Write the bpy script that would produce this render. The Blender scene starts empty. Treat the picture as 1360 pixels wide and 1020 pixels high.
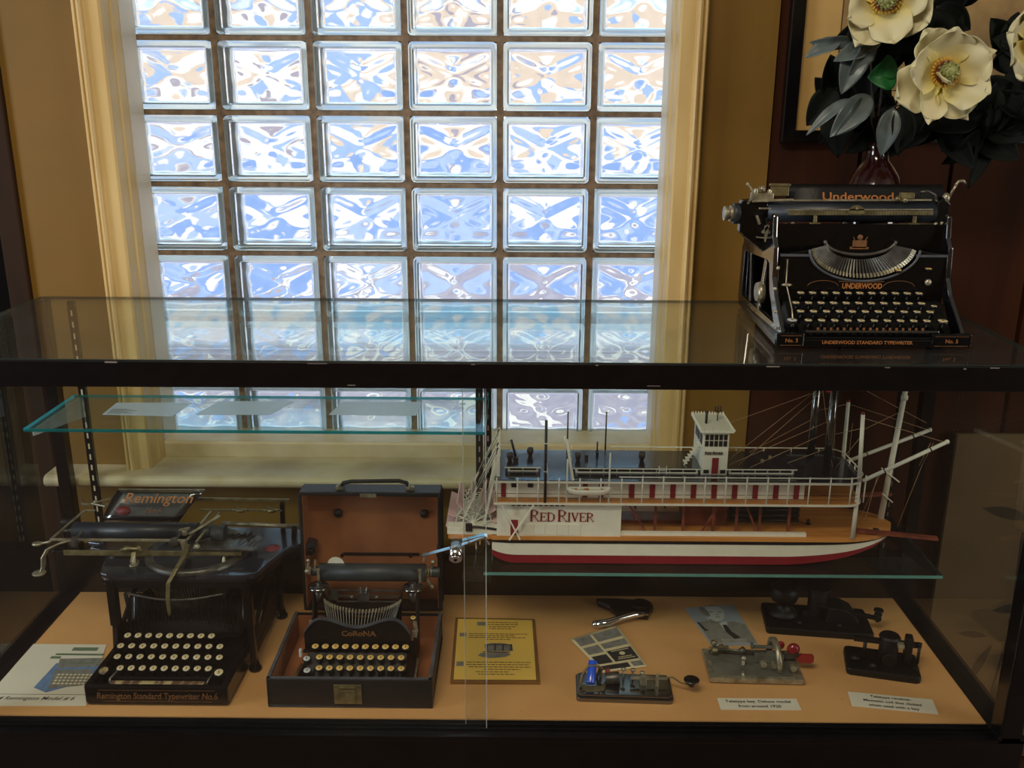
import bpy, math, random
from mathutils import Vector, Matrix
PI=math.pi; sin=math.sin; cos=math.cos
random.seed(7)
SC=bpy.context.scene; COL=SC.collection
V=Vector
# ---------------------------------------------------------------- materials
def lin(c):
    return tuple(((x/255)/12.92 if x/255<=.04045 else ((x/255+.055)/1.055)**2.4) for x in c)
def mat(name,c,rough=.5,metal=0,var=.15,scale=40,bump=0,bscale=None,c2=None,trans=0,ior=1.5,coat=0,spec=.5,stretch=None,thr=None):
    m=bpy.data.materials.new(name); m.use_nodes=True; nt=m.node_tree; N=nt.nodes; L=nt.links
    b=N['Principled BSDF']
    tc=N.new('ShaderNodeTexCoord'); mp=N.new('ShaderNodeMapping'); L.new(tc.outputs['Object'],mp.inputs[0])
    if stretch: mp.inputs['Scale'].default_value=stretch
    nz=N.new('ShaderNodeTexNoise'); nz.inputs['Scale'].default_value=scale; nz.inputs['Detail'].default_value=5
    L.new(mp.outputs[0],nz.inputs['Vector'])
    mx=N.new('ShaderNodeMix'); mx.data_type='RGBA'
    a=lin(c); d=lin(c2) if c2 else tuple(x*(1-var) for x in a)
    if not c2: a=tuple(min(1,x*(1+var*.6)) for x in a)
    mx.inputs[6].default_value=(*a,1); mx.inputs[7].default_value=(*d,1)
    mr=N.new('ShaderNodeMapRange'); lo,hi=thr or (.3,.7)
    mr.inputs[1].default_value=lo; mr.inputs[2].default_value=hi
    L.new(nz.outputs[0],mr.inputs[0]); L.new(mr.outputs[0],mx.inputs[0])
    L.new(mx.outputs[2],b.inputs['Base Color'])
    b.inputs['Roughness'].default_value=rough; b.inputs['Metallic'].default_value=metal
    b.inputs['IOR'].default_value=ior; b.inputs['Transmission Weight'].default_value=trans
    b.inputs['Coat Weight'].default_value=coat; b.inputs['Specular IOR Level'].default_value=spec
    b.inputs['Coat Roughness'].default_value=.08
    if bump:
        n2=N.new('ShaderNodeTexNoise'); n2.inputs['Scale'].default_value=bscale or scale*3; n2.inputs['Detail'].default_value=4
        L.new(mp.outputs[0],n2.inputs['Vector'])
        bp=N.new('ShaderNodeBump'); bp.inputs['Strength'].default_value=bump; bp.inputs['Distance'].default_value=.002
        L.new(n2.outputs[0],bp.inputs['Height']); L.new(bp.outputs[0],b.inputs['Normal'])
    return m
def glass_mat(name,tint=(1,1,1),dirt=.0,rough=0.0,f0=.04):
    """clear thin pane: straight transmission plus Schlick mirror reflection and a little dust"""
    m=bpy.data.materials.new(name); m.use_nodes=True; nt=m.node_tree; N=nt.nodes; L=nt.links; N.clear()
    out=N.new('ShaderNodeOutputMaterial'); g=N.new('ShaderNodeNewGeometry')
    dp=N.new('ShaderNodeVectorMath'); dp.operation='DOT_PRODUCT'; L.new(g.outputs['Normal'],dp.inputs[0]); L.new(g.outputs['Incoming'],dp.inputs[1])
    def M(op,a,b=None):
        n=N.new('ShaderNodeMath'); n.operation=op
        for i,q in enumerate((a,b)):
            if q is None: continue
            if isinstance(q,(int,float)): n.inputs[i].default_value=q
            else: L.new(q,n.inputs[i])
        return n.outputs[0]
    c=M('ABSOLUTE',dp.outputs['Value']); p=M('POWER',M('SUBTRACT',1,c),5); fr=M('ADD',M('MULTIPLY',p,1-f0),f0)
    t=N.new('ShaderNodeBsdfTransparent'); t.inputs[0].default_value=(*tint,1)
    gl=N.new('ShaderNodeBsdfGlossy'); gl.inputs['Roughness'].default_value=rough
    mx=N.new('ShaderNodeMixShader'); L.new(fr,mx.inputs[0]); L.new(t.outputs[0],mx.inputs[1]); L.new(gl.outputs[0],mx.inputs[2])
    last=mx
    if dirt:
        df=N.new('ShaderNodeBsdfDiffuse'); df.inputs[0].default_value=(.6,.6,.6,1)
        tc=N.new('ShaderNodeTexCoord'); nz=N.new('ShaderNodeTexNoise'); nz.inputs['Scale'].default_value=9; nz.inputs['Detail'].default_value=8
        L.new(tc.outputs['Object'],nz.inputs['Vector'])
        f=M('MULTIPLY',nz.outputs[0],dirt); m2=N.new('ShaderNodeMixShader'); L.new(f,m2.inputs[0]); L.new(mx.outputs[0],m2.inputs[1]); L.new(df.outputs[0],m2.inputs[2]); last=m2
    L.new(last.outputs[0],out.inputs[0]); return m

M_={}
M_['ochre']=mat('ochre_paint',(124,90,22),.62,var=.12,scale=5,bump=.15,bscale=60)
M_['cream']=mat('cream_trim_paint',(222,194,136),.42,var=.10,scale=14,bump=.2,bscale=50,c2=(206,174,112),stretch=(1,1,.25))
M_['sill']=mat('sill_paint',(218,202,168),.5,var=.1,scale=16,bump=.2,bscale=50,c2=(200,180,138))
M_['woodwall']=mat('dark_wood_paneling',(66,32,12),.75,spec=.15,scale=10,c2=(42,19,8),stretch=(1,1,.12),bump=.1)
M_['woodstrip']=mat('brown_wood_trim',(58,36,18),.7,spec=.2,scale=12,c2=(44,27,14),stretch=(1,1,.12))
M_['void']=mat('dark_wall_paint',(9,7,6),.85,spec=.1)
M_['ceiling']=mat('ceiling_paint',(170,165,150),.8,var=.05)
M_['floor']=mat('floor_boards',(90,62,40),.45,scale=6,c2=(60,40,26),stretch=(.2,3,1))
M_['black_wood']=mat('black_lacquered_wood',(13,11,13),.28,scale=30,c2=(7,6,8),bump=.15,bscale=120,coat=.3)
M_['chip']=mat('chipped_wood',(120,110,105),.7)
M_['deck']=mat('tan_deck_board',(210,160,102),.6,scale=4,c2=(196,145,90),bump=.1,bscale=150,spec=.35)
M_['speck']=mat('dark_specks',(90,62,36),.8)
M_['glass']=glass_mat('showcase_glass',(.97,.985,.98),.008)
M_['topglass']=glass_mat('top_glass',(.90,.95,.93),.03,f0=.05)
M_['shelfglass']=glass_mat('shelf_glass',(.88,.95,.94),.015,f0=.05)
M_['edge']=mat('teal_glass_edge',(120,225,228),.12,var=.1,trans=.75,ior=1.3)
M_['edge_dark']=mat('green_glass_edge',(90,150,140),.2,var=.1,trans=.45,ior=1.3)
M_['polished']=mat('polished_glass_edge',(215,220,220),.25,var=.1,trans=.5,ior=1.3)
M_['blk']=mat('black_enamel',(7,7,9),.26,scale=60,c2=(13,11,11),bump=.08,coat=.25,spec=.4)
M_['blk_top']=mat('black_japanned_top',(12,13,18),.18,scale=40,c2=(18,18,22),coat=1,ior=2.5)
M_['plate_top']=mat('polished_japan_plate',(64,70,84),.2,.55,scale=30,c2=(48,52,62),coat=.6)
M_['blk_matte']=mat('worn_black_iron',(5,5,5),.5,scale=50,c2=(13,11,10),bump=.3,spec=.35)
M_['nickel']=mat('aged_nickel',(188,182,158),.34,.6,scale=60,c2=(120,110,88))
M_['bronze']=mat('tarnished_brass',(146,136,98),.4,.55,scale=50,c2=(98,88,60))
M_['chrome']=mat('chrome',(225,225,228),.1,1,var=.05)
M_['steel']=mat('dull_steel',(112,110,104),.4,.7,scale=60,c2=(70,68,64))
M_['rubber']=mat('platen_rubber',(38,44,52),.42,scale=30,c2=(28,33,40))
M_['rubber_gray']=mat('worn_platen_rubber',(52,60,64),.5,scale=30,c2=(38,44,48))
M_['key']=mat('ivory_key_top',(214,200,158),.35,var=.2,scale=50)
M_['keyy']=mat('yellowed_key_top',(222,184,106),.35,var=.2,scale=50)
M_['keyw']=mat('white_key_top',(190,196,200),.3,var=.1)
M_['keyink']=mat('key_legend_ink',(140,118,84),.6)
M_['gold']=mat('gold_leaf_lettering',(180,116,62),.45,.3,var=.2,scale=80)
M_['goldd']=mat('faded_gold_lettering',(124,84,50),.5,.2,var=.3,scale=80)
M_['red']=mat('red_seal',(122,44,44),.5)
M_['leather']=mat('black_leatherette',(12,13,15),.5,scale=200,c2=(19,19,21),bump=.5,bscale=500)
M_['lining']=mat('brown_case_lining',(160,100,58),.75,scale=9,c2=(122,70,40),bump=.2)
M_['rim']=mat('case_edge_binding',(84,88,96),.45,scale=30,c2=(58,60,68))
M_['paper']=mat('white_paper',(212,206,188),.75,var=.04,scale=10)
M_['paperb']=mat('newsprint_paper',(206,192,150),.75,var=.05)
M_['papery']=mat('yellow_document',(226,186,86),.6,var=.08,scale=8)
M_['ink']=mat('print_ink',(40,38,38),.8)
M_['inkg']=mat('grey_print',(120,118,112),.8,var=.3,scale=90)
M_['brownedge']=mat('brown_plaque_edge',(120,82,34),.5)
M_['inkb']=mat('blue_print',(96,124,160),.8,var=.3,scale=60)
M_['inkgr']=mat('green_print',(98,116,88),.8,var=.3,scale=60)
# ---------------------------------------------------------------- mesh builder
def basis(d):
    d=V(d).normalized(); up=V((0,0,1)) if abs(d.z)<.95 else V((0,1,0))
    a=d.cross(up).normalized(); b=a.cross(d).normalized(); return d,a,b
class MB:
    def __init__(s): s.v=[]; s.f=[]; s.mi=[]; s.sm=[]
    def add(s,vs,fs,mi=0,sm=False):
        o=len(s.v); s.v+=[tuple(p) for p in vs]
        for f in fs: s.f.append(tuple(o+i for i in f)); s.mi.append(mi); s.sm.append(sm)
        return s
    def box(s,x0,x1,y0,y1,z0,z1,mi=0):
        vs=[(x,y,z) for x in(x0,x1) for y in(y0,y1) for z in(z0,z1)]
        return s.add(vs,[(0,1,3,2),(4,6,7,5),(0,4,5,1),(2,3,7,6),(0,2,6,4),(1,5,7,3)],mi)
    def bar(s,p,q,w,h,mi=0):
        p=V(p);q=V(q);d,a,b=basis(q-p); vs=[]
        for c in(p,q):
            for i,j in((-1,-1),(1,-1),(1,1),(-1,1)): vs.append(c+a*(i*w/2)+b*(j*h/2))
        return s.add(vs,[(3,2,1,0),(4,5,6,7),(0,1,5,4),(1,2,6,5),(2,3,7,6),(3,0,4,7)],mi)
    def cyl(s,p,q,r0,r1=None,n=12,mi=0,sm=True,a0=0):
        r1=r0 if r1 is None else r1; p=V(p);q=V(q); d,a,b=basis(q-p); vs=[]
        for c,r in((p,r0),(q,r1)):
            for i in range(n):
                t=2*PI*i/n+a0; vs.append(c+a*(r*cos(t))+b*(r*sin(t)))
        s.add(vs,[(i,i+n,(i+1)%n+n,(i+1)%n) for i in range(n)],mi,sm)
        s.add(vs[:n],[tuple(range(n))],mi); s.add(vs[n:],[tuple(reversed(range(n)))],mi); return s
    def tube(s,pts,r,n=8,mi=0,rs=None):
        pts=[V(p) for p in pts]; vs=[]; k=len(pts); pa=None
        for i,p in enumerate(pts):
            d=(pts[min(i+1,k-1)]-pts[max(i-1,0)]).normalized()
            if pa is None: _,a,b=basis(d)
            else:
                a=(pa-d*pa.dot(d)).normalized(); b=a.cross(d)
            pa=a; rr=rs[i] if rs else r
            for j in range(n):
                t=2*PI*j/n; vs.append(p+a*(rr*cos(t))+b*(rr*sin(t)))
        fs=[]
        for i in range(k-1):
            for j in range(n): fs.append((i*n+j,i*n+(j+1)%n,(i+1)*n+(j+1)%n,(i+1)*n+j))
        s.add(vs,fs,mi,True); s.add(vs[:n],[tuple(range(n))],mi); s.add(vs[-n:],[tuple(range(n))],mi); return s
    def ribbon(s,pts,w,t,wdir,mi=0):
        """flat strip along pts, width w along wdir, thickness t"""
        pts=[V(p) for p in pts]; wd=V(wdir).normalized(); vs=[]; k=len(pts)
        for i,p in enumerate(pts):
            d=(pts[min(i+1,k-1)]-pts[max(i-1,0)]).normalized(); nn=d.cross(wd).normalized()
            ww=w[i] if isinstance(w,(list,tuple)) else w
            for a,b in((-1,-1),(1,-1),(1,1),(-1,1)): vs.append(p+wd*(a*ww/2)+nn*(b*t/2))
        fs=[(0,1,2,3),tuple((k-1)*4+j for j in(3,2,1,0))]
        for i in range(k-1):
            for j in range(4): fs.append((i*4+j,i*4+(j+1)%4,(i+1)*4+(j+1)%4,(i+1)*4+j))
        return s.add(vs,fs,mi)
    def prism(s,poly,a,b,axis='z',mi=0,sm=False):
        def P(u,v,w): return {'z':(u,v,w),'y':(u,w,v),'x':(w,u,v)}[axis]
        n=len(poly); vs=[P(u,v,a) for u,v in poly]+[P(u,v,b) for u,v in poly]
        s.add(vs,[tuple(range(n)),tuple(range(2*n-1,n-1,-1))],mi)
        s.add(vs,[(i,(i+1)%n,(i+1)%n+n,i+n) for i in range(n)],mi,sm); return s
    def lathe(s,prof,c=(0,0,0),axis=(0,0,1),n=24,mi=0):
        d,a,b=basis(axis); c=V(c); vs=[]; k=len(prof)
        for r,h in prof:
            for j in range(n):
                t=2*PI*j/n; vs.append(c+d*h+a*(r*cos(t))+b*(r*sin(t)))
        fs=[(i*n+j,i*n+(j+1)%n,(i+1)*n+(j+1)%n,(i+1)*n+j) for i in range(k-1) for j in range(n)]
        return s.add(vs,fs,mi,True)
    def ball(s,c,r,n=12,sc=(1,1,1),mi=0):
        c=V(c); vs=[];m=n//2
        for i in range(m+1):
            p=PI*i/m
            for j in range(n):
                t=2*PI*j/n; vs.append(c+V((r*sc[0]*sin(p)*cos(t),r*sc[1]*sin(p)*sin(t),r*sc[2]*cos(p))))
        fs=[(i*n+j,i*n+(j+1)%n,(i+1)*n+(j+1)%n,(i+1)*n+j) for i in range(m) for j in range(n)]
        return s.add(vs,fs,mi,True)
    def grid(s,fn,nu,nv,mi=0,sm=True):
        vs=[fn(i/nu,j/nv) for i in range(nu+1) for j in range(nv+1)]
        fs=[(i*(nv+1)+j,(i+1)*(nv+1)+j,(i+1)*(nv+1)+j+1,i*(nv+1)+j+1) for i in range(nu) for j in range(nv)]
        return s.add(vs,fs,mi,sm)
    def build(s,name,m,parent=None,bevel=0,loc=None,solid=0,rot=None,seg=2):
        me=bpy.data.meshes.new(name); me.from_pydata(s.v,[],s.f)
        ms=m if isinstance(m,(list,tuple)) else [m]
        for q in ms: me.materials.append(M_[q] if isinstance(q,str) else q)
        me.polygons.foreach_set('material_index',s.mi); me.polygons.foreach_set('use_smooth',s.sm); me.validate()
        import bmesh as _b
        bm=_b.new(); bm.from_mesh(me); _b.ops.remove_doubles(bm,verts=bm.verts,dist=1e-6); _b.ops.recalc_face_normals(bm,faces=bm.faces); bm.to_mesh(me); bm.free()
        o=bpy.data.objects.new(name,me); COL.objects.link(o)
        if parent: o.parent=parent
        if loc is not None: o.location=loc
        if rot is not None: o.rotation_euler=rot
        if solid:
            q=o.modifiers.new('s','SOLIDIFY'); q.thickness=solid; q.offset=0
        if bevel:
            q=o.modifiers.new('b','BEVEL'); q.width=bevel; q.segments=seg; q.limit_method='ANGLE'; q.angle_limit=.6
        return o
def tag(o,label=None,cat=None,group=None,kind=None):
    if label: o['label']=label
    if cat: o['category']=cat
    if group: o['group']=group
    if kind: o['kind']=kind
    return o
def thing(name,label,cat,loc=(0,0,0),rz=0,group=None):
    o=bpy.data.objects.new(name,None); COL.objects.link(o); o.location=loc; o.rotation_euler=(0,0,rz); o.empty_display_size=.05
    return tag(o,label,cat,group)
def struct(o): o['kind']='structure'; return o
def text(name,s,size,m,parent=None,loc=(0,0,0),rot=(PI/2,0,0),ex=.0002,bold=0,shear=0,sx=1,align='CENTER',space=1):
    cu=bpy.data.curves.new(name,'FONT'); cu.body=s; cu.size=size; cu.extrude=ex; cu.offset=bold; cu.shear=shear
    cu.align_x=align; cu.align_y='CENTER'; cu.space_character=space; cu.resolution_u=3
    t=bpy.data.objects.new(name,cu); COL.objects.link(t); bpy.context.view_layer.update()
    me=bpy.data.meshes.new_from_object(t.evaluated_get(bpy.context.evaluated_depsgraph_get())); me.name=name
    bpy.data.objects.remove(t); bpy.data.curves.remove(cu)
    for v in me.vertices: v.co.x*=sx
    me.materials.clear(); me.materials.append(M_[m])
    o=bpy.data.objects.new(name,me); COL.objects.link(o); o.location=loc; o.rotation_euler=rot
    if parent: o.parent=parent
    return o
def dup(o,parent=None,loc=None,rot=None):
    c=o.copy(); COL.objects.link(c)
    if parent is not None: c.parent=parent
    if loc is not None: c.location=loc
    if rot is not None: c.rotation_euler=rot
    for ch in [q for q in bpy.data.objects if q.parent==o]: dup(ch,c)
    return c
def arc(cx,cy,r,a0,a1,n): return [(cx+r*cos(a0+(a1-a0)*i/n),cy+r*sin(a0+(a1-a0)*i/n)) for i in range(n+1)]
# ---------------------------------------------------------------- camera
R_=math.radians
yaw,pit,rol=R_(.3),R_(16.8),R_(.3)
cam=bpy.data.cameras.new('camera'); co=bpy.data.objects.new('camera',cam); COL.objects.link(co); SC.camera=co
co.matrix_world=Matrix.Translation((0,0,1.56))@Matrix.Rotation(yaw,4,'Z')@Matrix.Rotation(PI/2-pit,4,'X')@Matrix.Rotation(rol,4,'Z')
cam.sensor_width=36; cam.lens=1263/1360*36; cam.clip_start=.02
SC.view_settings.view_transform='Standard'; SC.view_settings.look='None'; SC.view_settings.gamma=1; SC.view_settings.exposure=0.0
cy=SC.cycles; cy.use_denoising=True; cy.transparent_max_bounces=48; cy.max_bounces=16; cy.transmission_bounces=14; cy.glossy_bounces=6; cy.diffuse_bounces=4
cy.sample_clamp_indirect=8; cy.caustics_refractive=True; cy.caustics_reflective=True; cy.blur_glossy=.3
# ---------------------------------------------------------------- room shell
WY=2.0
OX0,OX1,OZ0,OZ1=-.815,.312,.796,2.15      # window opening
w=MB(); w.box(-1.038,-.84,WY,WY+.2,0,2.8); w.box(.335,.512,WY,WY+.2,0,2.8); w.box(-.84,.335,WY,WY+.2,0,.755); w.box(-.84,.335,WY,WY+.2,2.18,2.8)
struct(w.build('wall_back','ochre'))
w=MB(); w.box(-1.085,-1.038,WY-.012,WY+.2,0,2.8); struct(w.build('trim_1','woodstrip',bevel=.004))
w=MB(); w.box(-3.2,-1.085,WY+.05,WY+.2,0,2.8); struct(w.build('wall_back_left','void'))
w=MB(); w.box(.512,3.2,WY+.012,WY+.2,0,2.8)
struct(w.build('wall_back_right','woodwall'))
w=MB()
for i in range(14):
    x=.515+i*.19; w.box(x,x+.182,WY+.004,WY+.012,0,2.8)
struct(w.build('trim_2','woodwall',bevel=.003))
w=MB(); w.box(-3.4,3.4,-3.2,2.4,-.1,0); struct(w.build('floor','floor'))
w=MB(); w.box(-3.4,3.4,-3.2,2.4,2.8,2.9); struct(w.build('ceiling','ceiling'))
w=MB(); w.box(-3.4,-3.2,-3.2,2.2,0,2.8); struct(w.build('wall_left','ochre'))
w=MB(); w.box(3.2,3.4,-3.2,2.2,0,2.8); struct(w.build('wall_right','woodwall'))
w=MB(); w.box(-3.2,3.2,-3.4,-3.2,0,2.8); struct(w.build('wall_front','ochre'))
# window casing: stepped moulding profile running up each jamb and across the head
def casing(sgn,xo,name):
    # profile in (x offset inward from outer edge, y)
    pr=[(0,WY),(0,1.972),(.003,1.967),(.007,1.967),(.009,1.973),(.012,1.965),(.017,1.962),(.021,1.966),(.023,1.974),(.026,1.974),
        (.050,1.976),(.054,1.981),(.055,2.02),(.058,2.024),(.060,2.05),(.056,2.056),(.056,2.14),(.02,2.14),(.02,WY)]
    poly=[(xo+sgn*a,b) for a,b in pr]
    m=MB(); m.prism(poly,.76,2.3,'z'); return struct(m.build(name,'cream',bevel=.0008))
casing(1,-.870,'trim_3'); casing(-1,.367,'trim_4')
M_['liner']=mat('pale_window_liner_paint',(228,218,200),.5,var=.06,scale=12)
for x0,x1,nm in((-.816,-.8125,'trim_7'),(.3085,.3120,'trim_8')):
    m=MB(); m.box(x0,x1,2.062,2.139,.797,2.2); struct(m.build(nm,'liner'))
# stool with rounded nose, and the inner sill board above it
nose=[(2.06,.733),(1.945,.733)]+[(1.938+.0135*cos(t),.7465+.0135*sin(t)) for t in [(-PI/2)-(PI)*i/8 for i in range(9)]]+[(2.06,.760)]
m=MB(); m.prism(nose,-1.036,.51,'x',sm=False); struct(m.build('trim_5','sill',bevel=.0015))
m=MB(); m.prism([(2.052,.76),(2.052,.792),(2.056,.797),(2.16,.797),(2.16,.76)],-.86,.36,'x'); struct(m.build('trim_6','sill',bevel=.001))
# ---------------------------------------------------------------- glass block window
GY=2.14
win=bpy.data.objects.new('window_1',None); COL.objects.link(win); win.location=(-.2435,GY,.759); win['kind']='structure'
def wave(u,v):
    g=lambda a,b,cx,cy,ax,ay,th: a*math.exp(-((((u-cx)*cos(th)+(v-cy)*sin(th))/ax)**2+((-(u-cx)*sin(th)+(v-cy)*cos(th))/ay)**2))
    au=abs(u)
    h=0
    for s in(-1,1):
        h+=g(1,1,s*.62,.42,.42,.2,s*.55)+g(-.9,1,s*.62,-.36,.42,.22,-s*.45)+g(.7,1,s*.9,-.85,.35,.2,0)+g(-.5,1,s*.8,.95,.3,.2,0)
    h+=g(-1.1,1,0,.38,.17,.2,0)+g(1,1,0,-.55,.22,.32,0)+g(-.6,1,0,-.02,.2,.16,0)+g(.5,1,0,.95,.3,.2,0)
    return h+.25*cos(5*v+2.2*u*u)
BW,BH=.1890,.1415; IW,IH=.1655,.1135; BD=.08
def translucent(name,c,f,rough=.1,ior=1.2):
    m=mat(name,c,rough,var=.04,trans=1,ior=ior); nt=m.node_tree; N=nt.nodes; L=nt.links; p=N['Principled BSDF']
    t=N.new('ShaderNodeBsdfTranslucent'); L.new(p.inputs['Base Color'].links[0].from_socket,t.inputs[0]); x=N.new('ShaderNodeMixShader'); x.inputs[0].default_value=f
    o=[n for n in N if n.type=='OUTPUT_MATERIAL'][0]; L.new(p.outputs[0],x.inputs[1]); L.new(t.outputs[0],x.inputs[2]); L.new(x.outputs[0],o.inputs[0]); return m
bg=translucent('block_glass',(250,252,252),.07,.0,1.42)
brim=translucent('block_rim_glass',(236,246,244),.42,.12,1.10)
M_['edge']=translucent('teal_glass_edge',(96,222,228),.6); M_['edge_dark']=mat('green_glass_edge',(112,170,160),.2,var=.1,trans=.35,ior=1.3)
M_['edge_dim']=mat('dull_glass_edge',(44,56,54),.3)
mort=mat('window_mortar',(150,128,106),.8,scale=50,c2=(100,84,70),bump=.3)
def skin(y0,yo,ys,amp):
    m=MB(); nu,nv=40,30
    def F(a,b):
        u=2*a-1;v=2*b-1; e=min(1,(1-abs(u))*7)*min(1,(1-abs(v))*5)
        return (u*IW/2,y0+ys*(.007+amp*wave(u,v)*e),v*IH/2)
    vs=[F(i/nu,j/nv) for i in range(nu+1) for j in range(nv+1)]
    m.grid(F,nu,nv)
    o=len(m.v)
    m.grid(lambda a,b:((2*a-1)*IW/2,yo,(2*b-1)*IH/2),nu,nv)
    K=nv+1
    idx=lambda i,j:i*K+j
    fs=[]
    for i in range(nu):
        for j in(0,nv): fs.append((idx(i,j),idx(i+1,j),o+idx(i+1,j),o+idx(i,j)))
    for j in range(nv):
        for i in(0,nu): fs.append((idx(i,j),idx(i,j+1),o+idx(i,j+1),o+idx(i,j)))
    m.f+=fs; m.mi+=[0]*len(fs); m.sm+=[False]*len(fs)
    return m
blk=MB()
sk=skin(.003,.003,1,.0019); s2=skin(BD-.003,BD-.003,-1,.0017)
for q in(sk,s2): blk.add(q.v,q.f,0,True)
for i in range(len(blk.f)): pass
blk.sm=list(sk.sm)+list(s2.sm)
def rr(wd,ht,r,n=4):
    p=[]
    for cx,cz,a in((wd/2-r,ht/2-r,0),(-wd/2+r,ht/2-r,PI/2),(-wd/2+r,-ht/2+r,PI),(wd/2-r,-ht/2+r,1.5*PI)):
        p+=[(cx+r*cos(a+PI/2*i/n),cz+r*sin(a+PI/2*i/n)) for i in range(n+1)]
    return p
rings=[]
def ring(wd,ht,r,y): return [(x,y,z) for x,z in rr(wd,ht,r)]
prof=[(BW-.006,BH-.006,.008,0.0),(BW,BH,.010,.004),(BW,BH,.010,BD-.004),(BW-.006,BH-.006,.008,BD),(IW+.006,IH+.006,.006,BD),(IW+.0005,IH+.0005,.004,BD-.004),(IW+.0005,IH+.0005,.004,.004),(IW+.006,IH+.006,.006,-.0012)]
vs=[];n_=len(rr(1,1,.1))
for a in prof: vs+=ring(*a)
fs=[]
for k in range(len(prof)):
    k2=(k+1)%len(prof)
    for j in range(n_): fs.append((k*n_+j,k*n_+(j+1)%n_,k2*n_+(j+1)%n_,k2*n_+j))
blk.add(vs,fs,1,False)
b0=blk.build('glass_block',[bg,brim],win)
first=True
for r in range(9):
    for c in range(6):
        loc=((c-2.5)*.2032,0,.076+r*.1532)
        if first: b0.location=loc; first=False
        else:
            d=dup(b0,win,loc)
m=MB()
for r in range(10): m.box(-.62,.62,.006,BD-.006,r*.1532-.0062,r*.1532+.0062)
for c in range(7):
    x=(c-3)*.2032; m.box(x-.0072,x+.0072,.0064,BD-.0064,0,1.38)
m.build('mortar',mort,win)
# ---------------------------------------------------------------- world outside: sky, clouds, far sunlit facades, pavement
wd=bpy.data.worlds.new('outdoors'); SC.world=wd; wd.use_nodes=True; nt=wd.node_tree; N=nt.nodes; L=nt.links; N.clear()
out=N.new('ShaderNodeOutputWorld'); bgd=N.new('ShaderNodeBackground'); L.new(bgd.outputs[0],out.inputs[0]); bgd.inputs[1].default_value=1.7
tc=N.new('ShaderNodeTexCoord'); sp=N.new('ShaderNodeSeparateXYZ'); L.new(tc.outputs['Generated'],sp.inputs[0])
def noise(scale,sc=(1,1,1),det=3):
    mp=N.new('ShaderNodeMapping'); mp.inputs['Scale'].default_value=sc; L.new(tc.outputs['Generated'],mp.inputs[0])
    n=N.new('ShaderNodeTexNoise'); n.inputs['Scale'].default_value=scale; n.inputs['Detail'].default_value=det; L.new(mp.outputs[0],n.inputs['Vector']); return n.outputs[0]
def ramp(x,a,b):
    r=N.new('ShaderNodeMapRange'); r.inputs[1].default_value=a; r.inputs[2].default_value=b; L.new(x,r.inputs[0]); return r.outputs[0]
def mixc(f,a,b):
    m=N.new('ShaderNodeMix'); m.data_type='RGBA'; L.new(f,m.inputs[0])
    for i,q in((6,a),(7,b)):
        if isinstance(q,tuple): m.inputs[i].default_value=(*q,1)
        else: L.new(q,m.inputs[i])
    return m.outputs[2]
sky=mixc(ramp(noise(4,(1,1,2.2),4),.45,.55),(.22,.62,.98),(1.0,.99,.97))
fac=mixc(ramp(noise(5,(1,1,2.5),2),.48,.54),(1.0,.95,.89),(.80,.62,.47))
fac=mixc(ramp(noise(8,(1,1,2),1),.56,.60),fac,(.34,.50,.85))
fac=mixc(ramp(noise(9,(1,2,2),1),.60,.64),fac,(.40,.34,.42))
mid=mixc(ramp(noise(5,(1,1,3),2),.47,.51),(.22,.38,.80),(.42,.56,.90))
mid=mixc(ramp(noise(7,(1,1,2),1),.50,.54),mid,(1.0,.93,.86))
pav=mixc(ramp(noise(6,(1,1,4),3),.45,.6),(.36,.34,.46),(.50,.46,.54))
pav=mixc(ramp(noise(10,(1,1,4),1),.60,.64),pav,(.98,.95,.9))
pav=mixc(ramp(noise(7,(1.3,1,3),1),.58,.62),pav,(.30,.46,.88))
c1=mixc(ramp(sp.outputs[2],-.19,-.165),pav,mid)
c2=mixc(ramp(sp.outputs[2],-.055,-.035),c1,fac)
c3=mixc(ramp(sp.outputs[2],.11,.14),c2,sky)
L.new(c3,bgd.inputs[0])
# ---------------------------------------------------------------- room lamps and an added fill
def area(name,loc,rot,sx,sy,e,c):
    l=bpy.data.lights.new(name,'AREA'); l.shape='RECTANGLE'; l.size=sx; l.size_y=sy; l.energy=e; l.color=c
    o=bpy.data.objects.new(name,l); COL.objects.link(o); o.location=loc; o.rotation_euler=rot; return o
area('ceiling_lamp',(-.5,.0,2.78),(0,0,0),1.2,.6,46,(1,.86,.66))
area('right_fill_light',(3.15,-.2,1.7),(0,PI/2,0),1.4,1.2,38,(1,.95,.86))  # added fill from the right to brighten the window reveals, not a window
area('daylight_side_window',(-3.15,.3,1.6),(0,-PI/2,0),1.3,1.0,54,(.84,.92,1))
# ================================================================ DISPLAY CASE
dc=thing('display_case','long glass museum showcase with black wooden rails standing under the glass block window','showcase',(-.067,1.66,0))
def L_(x,y,z): return (x+.067,y-1.66,z)
def cb(m,x0,x1,y0,y1,z0,z1,mi=0): m.box(x0+.067,x1+.067,y0-1.66,y1-1.66,z0,z1,mi)
m=MB(); cb(m,-1.02,.886,1.405,1.93,.06,.488); m.build('cabinet_base','black_wood',dc,bevel=.003)
m=MB(); cb(m,-1.0,.866,1.43,1.91,0,.06); m.build('plinth','black_wood',dc)
m=MB(); cb(m,-.968,.837,1.448,1.887,.4885,.5); m.build('deck_board','deck',dc)
# scattered specks on the deck
m=MB(); 
for i in range(150):
    x=random.uniform(-.95,.82); y=random.choice([random.uniform(1.46,1.88),random.uniform(1.78,1.88)]); r=random.uniform(.0005,.0013)
    m.cyl(L_(x,y,.4999),L_(x,y,.5003),r,r*.7,6)
m.build('grit','speck',dc)['kind']='stuff'
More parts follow.
